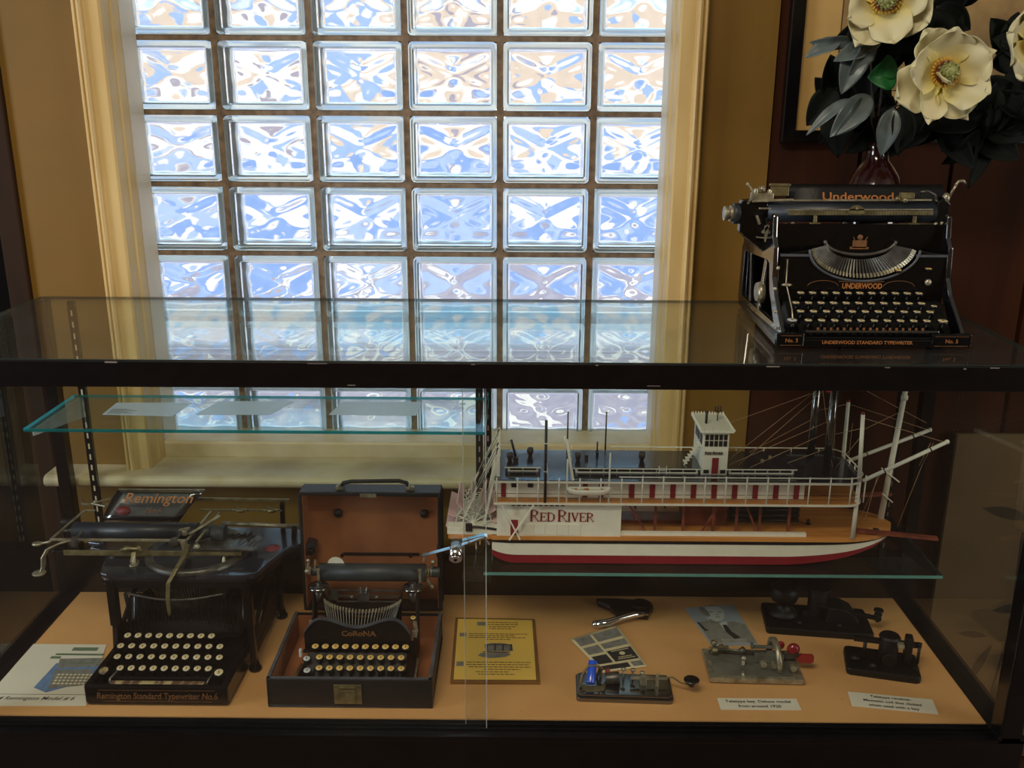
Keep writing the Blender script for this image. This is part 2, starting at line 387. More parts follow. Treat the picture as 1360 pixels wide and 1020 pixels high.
# dark frame around the deck, raised a hair
m=MB(); cb(m,-1.02,-.969,1.405,1.93,.488,.502); m.build('side_rail','black_wood',dc,bevel=.002)
m=MB(); cb(m,.838,.886,1.405,1.93,.488,.502); m.build('side_rail','black_wood',dc,bevel=.002)
m=MB(); cb(m,-1.02,.886,1.888,1.93,.488,.600); m.build('rear_rail','black_wood',dc,bevel=.003)
m=MB(); cb(m,-1.02,.886,1.405,1.4475,.488,.4945); cb(m,-.98,.85,1.420,1.4215,.4945,.500); cb(m,-.98,.85,1.4315,1.433,.4945,.500); cb(m,-.98,.85,1.443,1.4445,.4945,.500)
m.build('sliding_door_track','black_wood',dc)
m=MB(); cb(m,-1.02,.886,1.397,1.4008,1.130,1.1712); cb(m,-1.02,.886,1.4008,1.428,1.130,1.1655); m.build('front_top_rail','black_wood',dc,bevel=.002)
# worn paint chips on the rail's edge
m=MB()
for (x,y,w_,h_) in ((-.63,1.165,.019,.0022),(.38,1.1645,.02,.0016),(.72,1.1645,.014,.0014),(-.26,1.135,.012,.0010),(-.07,1.1645,.006,.0012),(.12,1.1645,.004,.0014),(.56,1.164,.008,.0012),(.86,1.164,.018,.0012),(-.32,1.164,.03,.0008),(.2,1.137,.02,.0008),(.68,1.163,.004,.002),(.78,1.1645,.012,.001)):
    cb(m,x,x+w_,1.3964,1.398,y-h_+.005*(y>1.15),y+.005*(y>1.15))
m.build('paint_chips','chip',dc)['kind']='stuff'
for x0,x1,y0,y1,nm in ((-1.02,-.982,1.405,1.443,'corner_post'),(.842,.880,1.405,1.443,'corner_post'),(-.985,-.958,1.888,1.915,'corner_post'),(.845,.872,1.888,1.915,'corner_post')):
    m=MB(); cb(m,x0,x1,y0,y1,.49 if y0<1.8 else .6,1.1305 if y0<1.8 else 1.160); m.build(nm,'black_wood',dc,bevel=.003)
# top glass plate resting on the rail and rear posts
m=MB(); cb(m,-.957,.830,1.402,1.872,1.1660,1.1720); 
gt=m.build('top_glass','topglass',dc)
m=MB(); cb(m,-.9575,.8305,1.8720,1.8726,1.1660,1.1720); cb(m,-.9580,-.9572,1.402,1.8726,1.1660,1.1720); cb(m,.8302,.831,1.402,1.8726,1.1660,1.1720); cb(m,-.9575,.8305,1.4012,1.4018,1.1660,1.1720)
m.build('top_glass_edge','edge_dim',dc)
# end panes
m=MB(); cb(m,-.994,-.990,1.443,1.888,.502,1.160); m.build('end_pane','glass',dc)
m=MB(); cb(m,.858,.862,1.443,1.888,.502,1.160); m.build('end_pane','glass',dc)
# two sliding front panes that overlap in the middle
for x0,x1,y0 in ((-.982,-.049,1.424),(-.086,.842,1.4355)):
    m=MB(); cb(m,x0,x1,y0,y0+.005,.496,1.1305); dr=m.build('sliding_door','glass',dc)
    m=MB(); xe=x1 if x0<-.5 else x0; cb(m,xe-.0006,xe+.0006,y0,y0+.005,.496,1.1305); m.build('polished_edge','polished',dr)
# slotted shelf standards
for x in(-.905,-.060,-.078,.80):
    zt=1.16 if x<-.5 else 1.028
    m=MB(); cb(m,x-.0075,x+.0075,1.884,1.893,.602,zt)
    st=m.build('shelf_standard','black_wood',dc)
    m=MB(); z=.625
    while z<zt-.02: cb(m,x-.0016,x+.0016,1.8835,1.8842,z,z+.012); z+=.024
    m.build('slots','chrome' if x>-.5 else 'sill',st)
# upper shelf and its brackets
def shelf(x0,x1,y0,y1,z,nm,edge):
    m=MB(); cb(m,x0,x1,y0,y1,z-.006,z); s=m.build(nm,'shelfglass',dc)
    m=MB(); cb(m,x0,x1,y0-.0008,y0-.0001,z-.006,z); m.build('glass_edge',edge,s)
    if edge!='edge': edge='edge_dim'
    m=MB(); cb(m,x0-.0008,x0-.0001,y0,y1,z-.006,z); cb(m,x1+.0001,x1+.0008,y0,y1,z-.006,z); cb(m,x0,x1,y1+.0001,y1+.0006,z-.006,z)
    m.build('glass_edge',edge,s); return s
shelf(-.915,-.058,1.660,1.870,.966,'upper_shelf','edge')
shelf(-.060,.80,1.606,1.872,.706,'lower_shelf','edge_dark')
def brk(x,y0,z,m_):
    m=MB(); m.prism([(y0-1.66,z),(y0-1.66,z-.012),(1.884-1.66,z-.046),(1.884-1.66,z)],x-.001+.067,x+.001+.067,'x'); return m.build('shelf_bracket',m_,dc)
bwhite=mat('white_bracket_paint',(196,200,196),.45); M_['bwhite']=bwhite
brk(-.905,1.672,.9595,'bwhite'); brk(-.07,1.70,.9595,'black_wood'); brk(-.078,1.63,.699,'black_wood'); brk(.80,1.63,.699,'black_wood')
# clear plastic clip holding the lower shelf's corner
m=MB(); cb(m,-.100,-.045,1.596,1.640,.691,.6995); m.build('shelf_clip','glass',dc)
# ---- lock
lk=thing('showcase_lock','chrome ratchet lock with thin metal bar clamped on the overlapping sliding doors','lock',(-.097,1.415,.852))
m=MB(); m.cyl((0,-.002,.005),(0,-.028,-.006),.0105,.0105,20); m.cyl((0,-.028,-.006),(0,-.030,-.007),.0095,.008,20); m.build('lock_barrel','chrome',lk)
m=MB(); m.cyl((0,-.0300,-.0068),(0,-.0308,-.0072),.003,.003,12); m.box(-.0006,.0006,-.0312,-.0304,-.010,-.004); m.build('keyhole','blk',lk)
m=MB(); m.ribbon([(-.056,-.004,-.013),(-.010,-.004,.001),(.012,-.004,.008),(.048,-.004,.021),(.050,-.003,.0225),(.046,-.001,.0245),(.010,-.001,.0135)],.010,.0012,(0,1,.0)); m.build('ratchet_bar','chrome',lk)
# ---------------------------------------------------------------- papers on the upper shelf
Z=.9664
sp_=mat('translucent_card',(176,196,214),.35,var=.05,spec=.7); M_['card']=sp_
def sheet(name,label,cat,pts,z,m_='paper',th=.0005,group=None,dx=0):
    cx=sum(p[0] for p in pts)/4; cy_=sum(p[1] for p in pts)/4
    t=thing(name,label,cat,(cx,cy_,z),0,group)
    mm=MB(); mm.prism([(p[0]-cx,p[1]-cy_) for p in pts],0,th,'z'); mm.build('sheet',m_,t); return t,cx,cy_
def quad(fn,u,v,pts,cx,cy_):
    # pts order: back-left, back-right, front-right, front-left ; u right, v down(front)
    a,b,c,d=[V((p[0]-cx,p[1]-cy_)) for p in pts]
    return (a.lerp(b,u)).lerp(d.lerp(c,u),v)
P1=[(-.805,1.816),(-.654,1.820),(-.665,1.735),(-.803,1.742)]
t,cx,cy_=sheet('paper_card','grey caption card with printed lines, lying at the left end of the upper glass shelf','card',P1,Z,'card')
m=MB()
for i in range(7):
    v=.55+.06*i; a=quad(0,.05,v,P1,cx,cy_); b=quad(0,.25+.08*(i%3),v,P1,cx,cy_); m.bar((a.x,a.y,.0008),(b.x,b.y,.0008),.0014,.0004)
m.build('printed_lines','inkg',t)
sheet('paper_card','pale blue sheet with a torn corner lying mid-shelf, second from the shelf\'s left end','card',[(-.601,1.831),(-.449,1.834),(-.480,1.748),(-.625,1.745)],Z,'card')
sheet('paper_card','pale blue sheet lying nearest the right end of the upper glass shelf','card',[(-.353,1.831),(-.193,1.835),(-.195,1.749),(-.365,1.750)],Z,'card')
# ---------------------------------------------------------------- right: tan panel with flat brown leaf shapes beyond the end pane
lp=thing('leaf_shape_panel','tan panel with faint dark leaf shapes, seen through the right end pane','panel',(1.16,1.975,.02))
M_['tanp']=mat('tan_panel',(108,86,54),.7,var=.12,scale=12); M_['leafs']=mat('leaf_shape_brown',(60,50,34),.8)
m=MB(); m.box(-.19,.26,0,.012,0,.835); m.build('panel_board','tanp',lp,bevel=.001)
m=MB()
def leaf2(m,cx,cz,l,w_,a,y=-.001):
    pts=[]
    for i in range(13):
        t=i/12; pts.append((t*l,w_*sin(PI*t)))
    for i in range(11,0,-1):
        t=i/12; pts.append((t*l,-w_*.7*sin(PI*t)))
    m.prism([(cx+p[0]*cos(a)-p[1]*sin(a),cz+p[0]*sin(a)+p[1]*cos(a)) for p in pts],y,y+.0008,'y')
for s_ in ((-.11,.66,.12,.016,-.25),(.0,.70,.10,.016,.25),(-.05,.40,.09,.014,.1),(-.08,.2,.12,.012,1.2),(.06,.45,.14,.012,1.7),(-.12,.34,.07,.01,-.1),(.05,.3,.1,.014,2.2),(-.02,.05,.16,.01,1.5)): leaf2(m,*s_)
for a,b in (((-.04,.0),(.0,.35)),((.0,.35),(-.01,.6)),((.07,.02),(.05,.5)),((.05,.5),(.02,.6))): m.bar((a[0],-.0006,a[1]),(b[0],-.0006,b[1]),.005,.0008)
m.build('leaf_shapes','leafs',lp)
# ---------------------------------------------------------------- framed picture on the dark wall
pf=thing('picture_frame','dark framed picture with wide cream mat hanging on the wall behind the flowers','picture',(.83,1.99,1.84))
hw,hh=.30,.365
m=MB()
for a in((-hw,-hw+.024,-hh,hh),(hw-.024,hw,-hh,hh),(-hw+.024,hw-.024,-hh,-hh+.024),(-hw+.024,hw-.024,hh-.024,hh)): m.box(a[0],a[1],-.012,.012,a[2],a[3])
m.build('frame','black_wood',pf,bevel=.002)
m=MB(); m.box(-hw+.024,hw-.024,0,.006,-hh+.024,hh-.024); m.build('mat_board',mat('cream_mat_board',(196,158,92),.7,var=.05),pf)
m=MB(); m.box(-hw+.10,hw-.06,-.001,0,-hh+.10,hh-.09); m.build('picture_print',mat('aged_print',(170,138,84),.7,scale=14,c2=(120,92,52)),pf)
m=MB()
for a in((-hw+.10,hw-.06,-hh+.10,-hh+.1015),(-hw+.10,-hw+.1015,-hh+.1,hh-.09)): m.box(a[0],a[1],-.0015,-.001,a[2],a[3])
m.build('print_border','ink',pf)
# ================================================================ REMINGTON TYPEWRITER
def make_key(parent,pts,r,capm='key',ring='blk',stem=.02,name='key',tilt=.25,ink=True):
    """one round key: metal rim, domed top, stem; every further key is a linked copy"""
    m=MB(); m.cyl((0,0,-stem),(0,0,-.002),.0013,.0013,6,1)
    m.lathe([(r*.6,-.003),(r,-.0016),(r,.0002),(r*.86,.0012),(r*.80,.0010)],n=16,mi=1)
    m.lathe([(r*.84,.0006),(r*.80,.0011),(0.00001,.0013)],n=16,mi=0)
    if ink: m.box(-r*.16,r*.16,-r*.35,r*.3,.0011,.0016,2)
    k=m.build(name,[capm,ring,'keyink'],parent)
    for i,(x,y,z) in enumerate(pts):
        if i==0: k.location=(x,y,z); k.rotation_euler=(tilt,0,0)
        else: dup(k,parent,(x,y,z))
    return k
rm=thing('antique_typewriter','tall antique black typewriter with open legs and gold lettered paper table, left end of case','typewriter',(-.645,1.475,.5))
m=MB()   # keyboard tray: low walls around the key field
outer=[(-.128,0),(.128,0),(.132,.17),(-.125,.17)]
m.prism([(-.131,.004),(-.127,0),(.124,0),(.128,.004),(.132,.175),(-.127,.175)],.003,.012,'z')
m.box(-.131,.128,0,.012,.006,.041)
m.prism([(-.131,.003),(-.117,.003),(-.113,.175),(-.127,.175)],.006,.043,'z'); m.prism([(.114,.003),(.128,.003),(.133,.175),(.119,.175)],.006,.043,'z')
m.build('keyboard_base','blk',rm,bevel=.003)
text('front_lettering','Remington Standard Typewriter No.6',.0178,'goldd',rm,(0,-.0007,.022),(PI/2,0,0),bold=.0002,shear=.15,sx=.80)
m=MB()
for (a,b) in ((-.105,.105),(-.099,.099)): m.box(a,b,-.0006,-.0001,.0335 if a<-.1 else .0105,.0342 if a<-.1 else .0112)
m.build('gold_pinstripe','goldd',rm)
# space bar, striped worn wood, carried on a bent wire frame
m=MB(); m.box(-.087,.082,.008,.019,.036,.042); M_['worn']=mat('worn_space_bar',(176,158,112),.5,scale=22,c2=(92,66,50),stretch=(3,1,1),thr=(.42,.56)); m.build('space_bar','worn',rm,bevel=.002)
m=MB(); m.tube([(-.089,.013,.034),(-.091,.020,.044),(-.083,.034,.05),(-.078,.06,.046)],.0022); m.build('space_bar_arm','steel',rm)
m=MB(); m.tube([(.083,.013,.034),(.088,.020,.042),(.092,.05,.046)],.0018); m.build('space_bar_arm','steel',rm)
m=MB(); m.box(-.09,.09,.024,.030,.030,.044); m.build('key_guide','blk_matte',rm,bevel=.001)
ks=[]
for n,x0,x1,y,z in ((9,-.079,.083,.040,.053),(10,-.094,.096,.066,.060),(10,-.097,.090,.091,.067),(9,-.093,.067,.116,.074)):
    ks+=[(x0+(x1-x0)*i/(n-1),y,z) for i in range(n)]
make_key(rm,ks,.0078,stem=.03)
make_key(rm,[(.103,.036,.048)],.0098,name='shift_key',stem=.03)
make_key(rm,[(-.108,.036,.050)],.0100,'worn',name='shift_key',stem=.03,ink=False)
m=MB()
for i in range(10):
    x=-.1+.0195*i; m.bar((x,.03,.03),(x,.165,.048),.0018,.006)
m.box(-.112,.114,.012,.17,.012,.02)
m.build('key_levers','blk_matte',rm)
# four legs with flared feet
def leg(name,x,y,top,w_=.018,dx=0):
    m=MB(); m.lathe([(.0001,0),(.012,0),(.013,.006),(.009,.012),(.0065,.024),(.0001,.024)],(x,y,0),n=14)
    m.bar((x,y,.016),(x+dx,y,top*.5),w_*.62,w_*.7); m.bar((x+dx,y,top*.5),(x+dx*1.1,y,top),w_*.85,w_)
    return m.build(name,'blk',rm,bevel=.002)
leg('leg',-.122,.125,.188,.019,.006); leg('leg',.145,.118,.188,.019,-.003); leg('leg',-.120,.315,.188); leg('leg',.150,.312,.188)
# side frame lattice and body
m=MB()
for s,x in((-1,-.118),(1,.141)):
    m.bar((x,.125,.03),(x,.31,.03),.008,.02); m.bar((x,.125,.06),(x,.30,.15),.006,.014); 
    m.prism([(.125,.03),(.31,.03),(.31,.075),(.25,.085),(.19,.06),(.15,.085),(.125,.13)],x-.003,x+.003,'x')
m.box(-.118,.141,.305,.312,.02,.10); m.box(-.118,.141,.12,.13,.172,.190); m.box(-.118,.141,.305,.314,.165,.190)
m.build('side_frame','blk_matte',rm,bevel=.002)
# top plate with flared rear wings
top=[(-.142,.150),(-.136,.128),(-.120,.120)]+[(.135,.120),(.152,.126),(.160,.140),(.166,.165),(.178,.200),(.190,.230),(.200,.246),(.214,.252),(.240,.254),(.245,.262),(.245,.275),(.238,.282),(.220,.288),(.210,.300),(.205,.318),(.19,.33),(-.16,.33),(-.172,.30),(-.19,.285),(-.215,.28),(-.215,.256),(-.19,.25),(-.170,.23),(-.150,.19)]
m=MB(); m.prism(top,.190,.2005,'z'); m.build('top_plate','plate_top',rm,bevel=.0025)
m=MB(); m.prism([(x*.985,.125+(y-.125)*.97) for x,y in top],.176,.190,'z'); m.build('plate_skirt','blk',rm,bevel=.003)
m=MB(); m.lathe([(.0,.0002),(.0155,.0002),(.0155,.0008),(0,.0008)],(.162,.235,.2002),n=24); o=m.build('red_seal','red',rm); 
# round type ring and dished opening
m=MB(); m.lathe([(.100,0),(.100,.006),(.094,.010),(.086,.008),(.082,0)],(.022,.215,.2005),n=48); m.build('type_ring','steel',rm)
m=MB(); m.lathe([(.0001,.001),(.082,.001),(.085,.004),(.085,.0)],(.022,.215,.2005),n=40); m.build('ring_well','blk_matte',rm)
for x in(-.083,.088):
    m=MB(); m.prism([(x+.008*cos(t)+.010*(1 if cos(t)>0 else -1)*.0,.155+(.006+.016*(1 if sin(t)>0 else 0))*sin(t)) for t in [2*PI*i/16 for i in range(16)]],.2005,.2035,'z'); m.cyl((x,.158,.203),(x,.165,.217),.004,.003,10); m.build('slotted_lug','nickel',rm,bevel=.0006)
# type basket: bowed wire band, slanted rows of type bar linkages, lever fan
m=MB()
for i in range(39):
    t=i/38; a=-1.15+2.3*t; x=.010+.104*sin(a); y=.215-.09*cos(a)*.95
    m.bar((x,y,.186),(x*.55+.008,.18-.02*cos(a),.100),.0021,.004)
m.build('type_bars','steel',rm)
m=MB()
for r in range(2):
  for i in range(26):
    x=-.092+.0076*i+r*.003; m.bar((x,.145+.008*r,.060),(x+.004,.160-.010*r,.142-.03*r),.0017,.0017)
m.build('connecting_wires','blk_matte',rm)
m=MB(); m.grid(lambda u,v:(-.105+.225*u,.178-.045*v*(1-abs(2*u-1)**2*.3),.055+.075*(1-v)),16,6); m.build('basket_shell','blk',rm,solid=.003)
m=MB(); m.tube([(-.085+.18*i/14,.118-.010*sin(PI*i/14),.163-.008*sin(PI*i/14)) for i in range(15)],.0022,8); m.build('curved_guard_rod','steel',rm)
m=MB(); m.prism([(-.105,.16),(.12,.16),(.128,.172),(-.112,.172)],.012,.085,'z'); m.build('escapement_guard','blk_matte',rm,bevel=.002)
m=MB(); m.tube([(-.088,.118,.162),(-.09,.13,.12),(-.098,.14,.085),(-.103,.15,.06)],.004,8); m.build('ribbon_arm','blk_matte',rm)
# carriage -------------------------------------------------------------
m=MB(); m.cyl((-.222,.225,.240),(.022,.225,.240),.0170,.0170,28); m.build('platen','rubber',rm)
m=MB(); m.cyl((.022,.225,.240),(.052,.225,.240),.011,.011,16); m.cyl((.050,.225,.236),(.075,.225,.236),.017,.017,20); m.build('ribbon_drum','rubber_gray',rm)
m=MB(); m.cyl((-.222,.225,.24),(-.245,.225,.24),.004,.004,10); m.build('platen_axle','steel',rm)
m=MB(); m.cyl((-.262,.262,.240),(-.240,.262,.240),.011,.011,16); m.build('platen_knob','blk_matte',rm,bevel=.001)
m=MB(); m.bar((-.250,.185,.240),(.012,.185,.240),.0042,.0046); m.bar((-.250,.185,.240),(-.226,.285,.256),.005,.003); m.bar((-.226,.285,.256),(-.205,.285,.256),.004,.003); m.bar((.012,.185,.240),(.030,.285,.256),.005,.003); m.build('carriage_frame','nickel',rm,bevel=.0006)
m=MB(); m.bar((-.224,.176,.217),(.008,.176,.217),.0035,.0105); m.build('scale_bar','bronze',rm,bevel=.0006)
m=MB(); m.bar((.008,.178,.216),(.118,.178,.216),.006,.006); m.build('scale_bar_extension','bronze',rm,bevel=.0006)
m=MB(); m.prism([(.012,.180),(.140,.176),(.147,.181),(.147,.232),(.140,.236),(.05,.236),(.015,.205)],.2225,.2255,'z'); m.build('slotted_plate','steel',rm,bevel=.0006)
m=MB()
for i in range(5): m.bar((.098+.0095*i,.190,.2258),(.106+.0095*i,.216,.2258),.0034,.0006)
m.build('plate_slots','blk',rm)
for x in(-.205,-.012):
    m=MB(); m.cyl((x,.178,.236),(x,.190,.236),.0095,.0095,16); m.cyl((x,.176,.236),(x,.180,.236),.006,.006,12); m.bar((x,.188,.238),(x+.012,.20,.252),.006,.004); m.build('roller_clamp','steel',rm,bevel=.0008)
m=MB(); m.tube([(-.110,.17,.226),(-.095,.168,.231),(-.08,.17,.229),(-.07,.17,.224)],.0034,8); m.ball((-.1,.172,.228),.006); m.ball((-.076,.172,.229),.0055); m.bar((-.087,.175,.221),(-.087,.160,.205),.008,.003); m.build('type_guide','bronze',rm)
# hanging release lever and return lever
m=MB(); m.ribbon([(.016,.176,.236),(.018,.150,.226),(.012,.118,.214),(.002,.100,.195),(.0,.095,.165),(.0,.095,.140),(.0,.096,.130)],[.010,.010,.008,.008,.008,.007,.005],.0028,(1,0,.15)); m.build('carriage_release_lever','bronze',rm,bevel=.0008)
m=MB(); m.ribbon([(-.207,.18,.242),(-.228,.172,.238),(-.247,.165,.231),(-.256,.160,.215),(-.257,.158,.198),(-.260,.155,.187)],[.008,.009,.011,.012,.012,.012],.0026,(.25,1,0)); m.lathe([(.0001,0),(.0125,.0),(.0125,.003),(.0001,.004)],(-.264,.152,.184),(0,0,1),16); m.build('carriage_return_lever','nickel',rm,bevel=.0006)
m=MB(); m.tube([(-.244,.19,.240),(-.256,.188,.233),(-.270,.186,.231)],.0026,8); m.ball((-.278,.186,.230),.0085,12,(1.2,1,.5)); m.build('line_space_handle','nickel',rm)
# cross bits near right end of carriage
m=MB(); m.bar((.012,.20,.246),(.058,.25,.262),.006,.004); m.bar((.03,.185,.236),(.052,.27,.260),.004,.005); m.ball((.030,.186,.226),.007); m.cyl((.01,.185,.252),(.01,.185,.262),.0055,.0055,12); m.bar((.0,.185,.262),(.02,.185,.266),.007,.004); m.bar((.005,.185,.24),(.014,.185,.205),.012,.008); m.build('carriage_end_bracket','nickel',rm,bevel=.0008)
m=MB()
for i in range(9): m.tube([(.072+.006*i,.222+.008*sin(i*2.1),.225+.003*cos(i*1.7)),(.080+.006*i,.236,.229+.003*sin(i*3)),(.076+.006*i,.25,.22)],.0022,6)
m.build('ribbon_gears','blk_matte',rm)
# rear rails
m=MB(); m.cyl((.055,.272,.236),(.213,.272,.229),.0044,.0044,12); m.build('carriage_rail','nickel',rm)
m=MB(); m.bar((-.01,.315,.270),(.182,.315,.268),.0035,.0055); m.bar((.0,.300,.252),(.168,.300,.252),.0028,.0036); m.build('rear_rail','bronze',rm,bevel=.0005)
for x in(.085,.148):
    m=MB(); m.ball((x,.298,.252),.0062,10,(1.5,1,.8)); m.bar((x-.016,.298,.253),(x+.014,.298,.254),.006,.002); m.bar((x-.008,.298,.261),(x+.006,.298,.251),.003,.002); m.build('margin_stop','bronze',rm)
m=MB(); m.bar((.200,.272,.232),(.197,.272,.195),.010,.012); m.bar((.168,.31,.266),(.166,.31,.200),.009,.010); m.build('rail_post','blk',rm,bevel=.0015)
m=MB(); m.bar((-.245,.315,.256),(-.19,.315,.256),.003,.004); m.bar((-.245,.315,.256),(-.245,.315,.268),.003,.003); m.bar((-.215,.31,.262),(-.185,.318,.268),.005,.003); m.bar((-.222,.31,.260),(-.19,.3,.258),.005,.003); m.ball((-.215,.312,.262),.005); m.build('carriage_end_bracket','nickel',rm,bevel=.0006)
# paper table
ang=.62
pt=MB(); pt.grid(lambda u,v:(-.188+.156*u+v*(.025+.020*u),.268+.038*v,.240+.052*v+.003*sin(PI*v)),8,6)
pt.v=[(x+(.012 if False else 0),y,z) for x,y,z in pt.v]
ptab=pt.build('paper_table','blk_top',rm,solid=.0025)
m=MB(); m.bar((-.163,.3068,.2935),(.013,.3068,.2935),.0016,.0020); m.build('paper_table_edge','nickel',rm)
aa=math.atan2(.052,.038)
text('paper_table_lettering','Remington',.0290,'gold',ptab,(-.078,.2925,.2795),(aa,0,0),bold=.0001,shear=.25,sx=1.10)
text('small_lettering','No.6',.016,'goldd',ptab,(-.085,.2775,.2595),(aa,0,0),shear=.2)
m=MB(); m.lathe([(.0,.0),(.0095,.0),(.0095,.0006),(0,.0006)],(0,0,0),n=24); m.v=[(x*1.5,y,z) for x,y,z in m.v]; m.build('red_seal','red',ptab,loc=(-.145,.2775,.2595),rot=(aa,0,0))

# ================================================================ CARRYING CASE (open)
cs=thing('typewriter_carrying_case','open black leatherette carrying case with raised brown lined lid, metal latch on its front edge','case',(-.297,1.475,.5))
W=.149; D=.232; H=.060; T=.0065
m=MB(); m.box(-W,W,0,D,0,.006); m.box(-W,W,0,T,.006,H); m.box(-W,W,D-T,D,.006,H); m.box(-W,-W+T,T,D-T,.006,H); m.box(W-T,W,T,D-T,.006,H); m.build('case_base','leather',cs,bevel=.002)
m=MB(); m.box(-W+.0005,W-.0005,.0005,T,H,H+.0012); m.box(-W+.0005,-W+T,.0005,D,H,H+.0012); m.box(W-T,W-.0005,.0005,D,H,H+.0012); m.build('edge_binding','rim',cs)
m=MB(); m.box(-W+T,W-T,T,D-T,.0061,.0075); m.box(-W+T,W-T,T,T+.001,.0075,H-.004); m.box(-W+T,-W+T+.001,T,D-T,.0075,H-.004); m.box(W-T-.001,W-T,T,D-T,.0075,H-.004); m.box(-W+T,W-T,D-T-.001,D-T,.0075,H-.004); m.build('case_lining','lining',cs)
lt=.06; lid=bpy.data.objects.new('lid',None)
def lidp(m): return m
m=MB(); LH=.254; LD=.052; lx0,lx1=-.131,.148
m.box(lx0,lx1,LD-.006,LD,0,LH); m.box(lx0,lx1,0,LD-.006,0,.006); m.box(lx0,lx1,0,LD-.006,LH-.006,LH); m.box(lx0,lx0+.006,0,LD-.006,.006,LH-.006); m.box(lx1-.006,lx1,0,LD-.006,.006,LH-.006)
lidm=m.build('lid','leather',cs,bevel=.0025,loc=(0,D+.002,H+.001),rot=(-lt,0,0))
m=MB(); m.box(lx0+.006,lx1-.006,LD-.0072,LD-.006,.006,LH-.006); m.box(lx0+.006,lx0+.0072,.002,LD-.007,.006,LH-.006); m.box(lx1-.0072,lx1-.006,.002,LD-.007,.006,LH-.006); m.box(lx0+.006,lx1-.006,.002,LD-.007,LH-.0072,LH-.006); m.build('lid_lining','lining',lidm)
for x in(-.062,.112):
    m=MB(); m.lathe([(.0001,-.010),(.006,-.009),(.0085,-.006),(.0085,0)],(x,LD-.0072,.195),(0,1,0),16); m.build('rubber_bumper','blk_matte',lidm)
M_['lab']=mat('lid_patch',(176,104,48),.7); m=MB(); m.box(.118,.139,LD-.0084,LD-.0074,.222,.248); m.build('lid_patch','lab',lidm)
m=MB(); m.box(-.055,.100,LD-.010,LD-.0074,.103,.109); m.build('lid_clip_bar','blk_matte',lidm,bevel=.0006)
m=MB(); m.tube([(-.050,.02,LH+.004),(-.045,.02,LH+.013),(-.03,.02,LH+.016),(.065,.02,LH+.018),(.080,.02,LH+.014),(.085,.02,LH+.004)],.0042,8); m.build('carry_handle','leather',lidm)
for x in(-.052,.087):
    m=MB(); m.box(x-.008,x+.008,.014,.026,LH,LH+.007); m.cyl((x,.013,LH+.004),(x,.013,LH+.014),.003,.003,8); m.build('handle_ring','nickel',lidm,bevel=.001)
m=MB(); m.box(-.010,.022,-.0015,.002,LH-.010,LH-.002); m.build('catch_plate','nickel',lidm,bevel=.0006)
m=MB(); m.box(-.028,.022,-.0022,-.0002,.010,.050); m.build('latch_plate','bronze',cs,bevel=.002)
m=MB(); m.box(-.016,.011,-.0042,-.0022,.012,.040); m.box(-.017,.012,-.0055,-.0022,.044,.047); m.cyl((-.003,-.0042,.030),(-.003,-.006,.030),.003,.003,10); m.build('latch_hasp','bronze',cs,bevel=.0008)
for x in(-.024,.018):
    m=MB(); m.cyl((x,-.0022,.046),(x,-.003,.046),.0014,.0014,8); m.build('rivet','steel',cs)

# ================================================================ CORONA TYPEWRITER
cr=thing('portable_typewriter','small black folding typewriter with cream keys sitting inside the open carrying case','typewriter',(-.297,1.475,.5085))
m=MB(); fr=[(-.108,.10),(-.110,.062),(-.104,.048),(-.092,.038),(-.07,.034),(.08,.034),(.098,.038),(.108,.050),(.112,.064),(.110,.10),(.106,.19),(-.102,.19)]
m.prism(fr,.004,.014,'z'); m.build('base_frame','blk',cr,bevel=.002)
m=MB(); m.tube([(-.109,.10,.017),(-.112,.066,.017),(-.108,.048,.017),(-.095,.036,.017)],.0024,8); m.tube([(.085,.035,.017),(.102,.038,.017),(.112,.055,.017),(.113,.10,.03)],.0024,8); m.build('bright_frame_edge','nickel',cr)
for x in(-.09,.09):
    for y in(.06,.17):
        m=MB(); m.cyl((x,y,0),(x,y,.004),.006,.006,12); m.build('foot','rubber',cr)
m=MB(); m.box(-.070,.075,.030,.040,.020,.028); m.build('space_bar','blk_top',cr,bevel=.002)
for n,x0,x1,y,z in ((9,-.061,.091,.046,.045),(9,-.066,.086,.066,.055),(10,-.077,.093,.086,.065)):
    pass
ck=[]
for n,x0,x1,y,z in ((9,-.063,.088,.046,.044),(9,-.066,.086,.066,.054),(10,-.077,.092,.086,.064)):
    ck+=[(x0+(x1-x0)*i/(n-1),y,z) for i in range(n)]
make_key(cr,ck,.0079,'keyy',stem=.022,tilt=.2)
make_key(cr,[(-.085,.044,.040),(-.090,.067,.050)],.0080,'keyw',name='shift_key',stem=.02,tilt=.2)
make_key(cr,[(.1,.150,.088)],.0068,'keyy',name='backspace_key',stem=.012,tilt=.2)
m=MB(); m.box(-.105,-.1,.07,.078,.05,.066); m.build('shift_lock','keyw',cr,bevel=.0015)
m=MB()
for i in range(10): 
    x=-.075+.0172*i; m.bar((x,.045,.028),(x,.11,.030),.0016,.006)
m.prism([(.04,.014),(.1,.03),(.1,.050),(.088,.05)],-.090,.094,'x'); m.build('key_levers','blk_matte',cr)
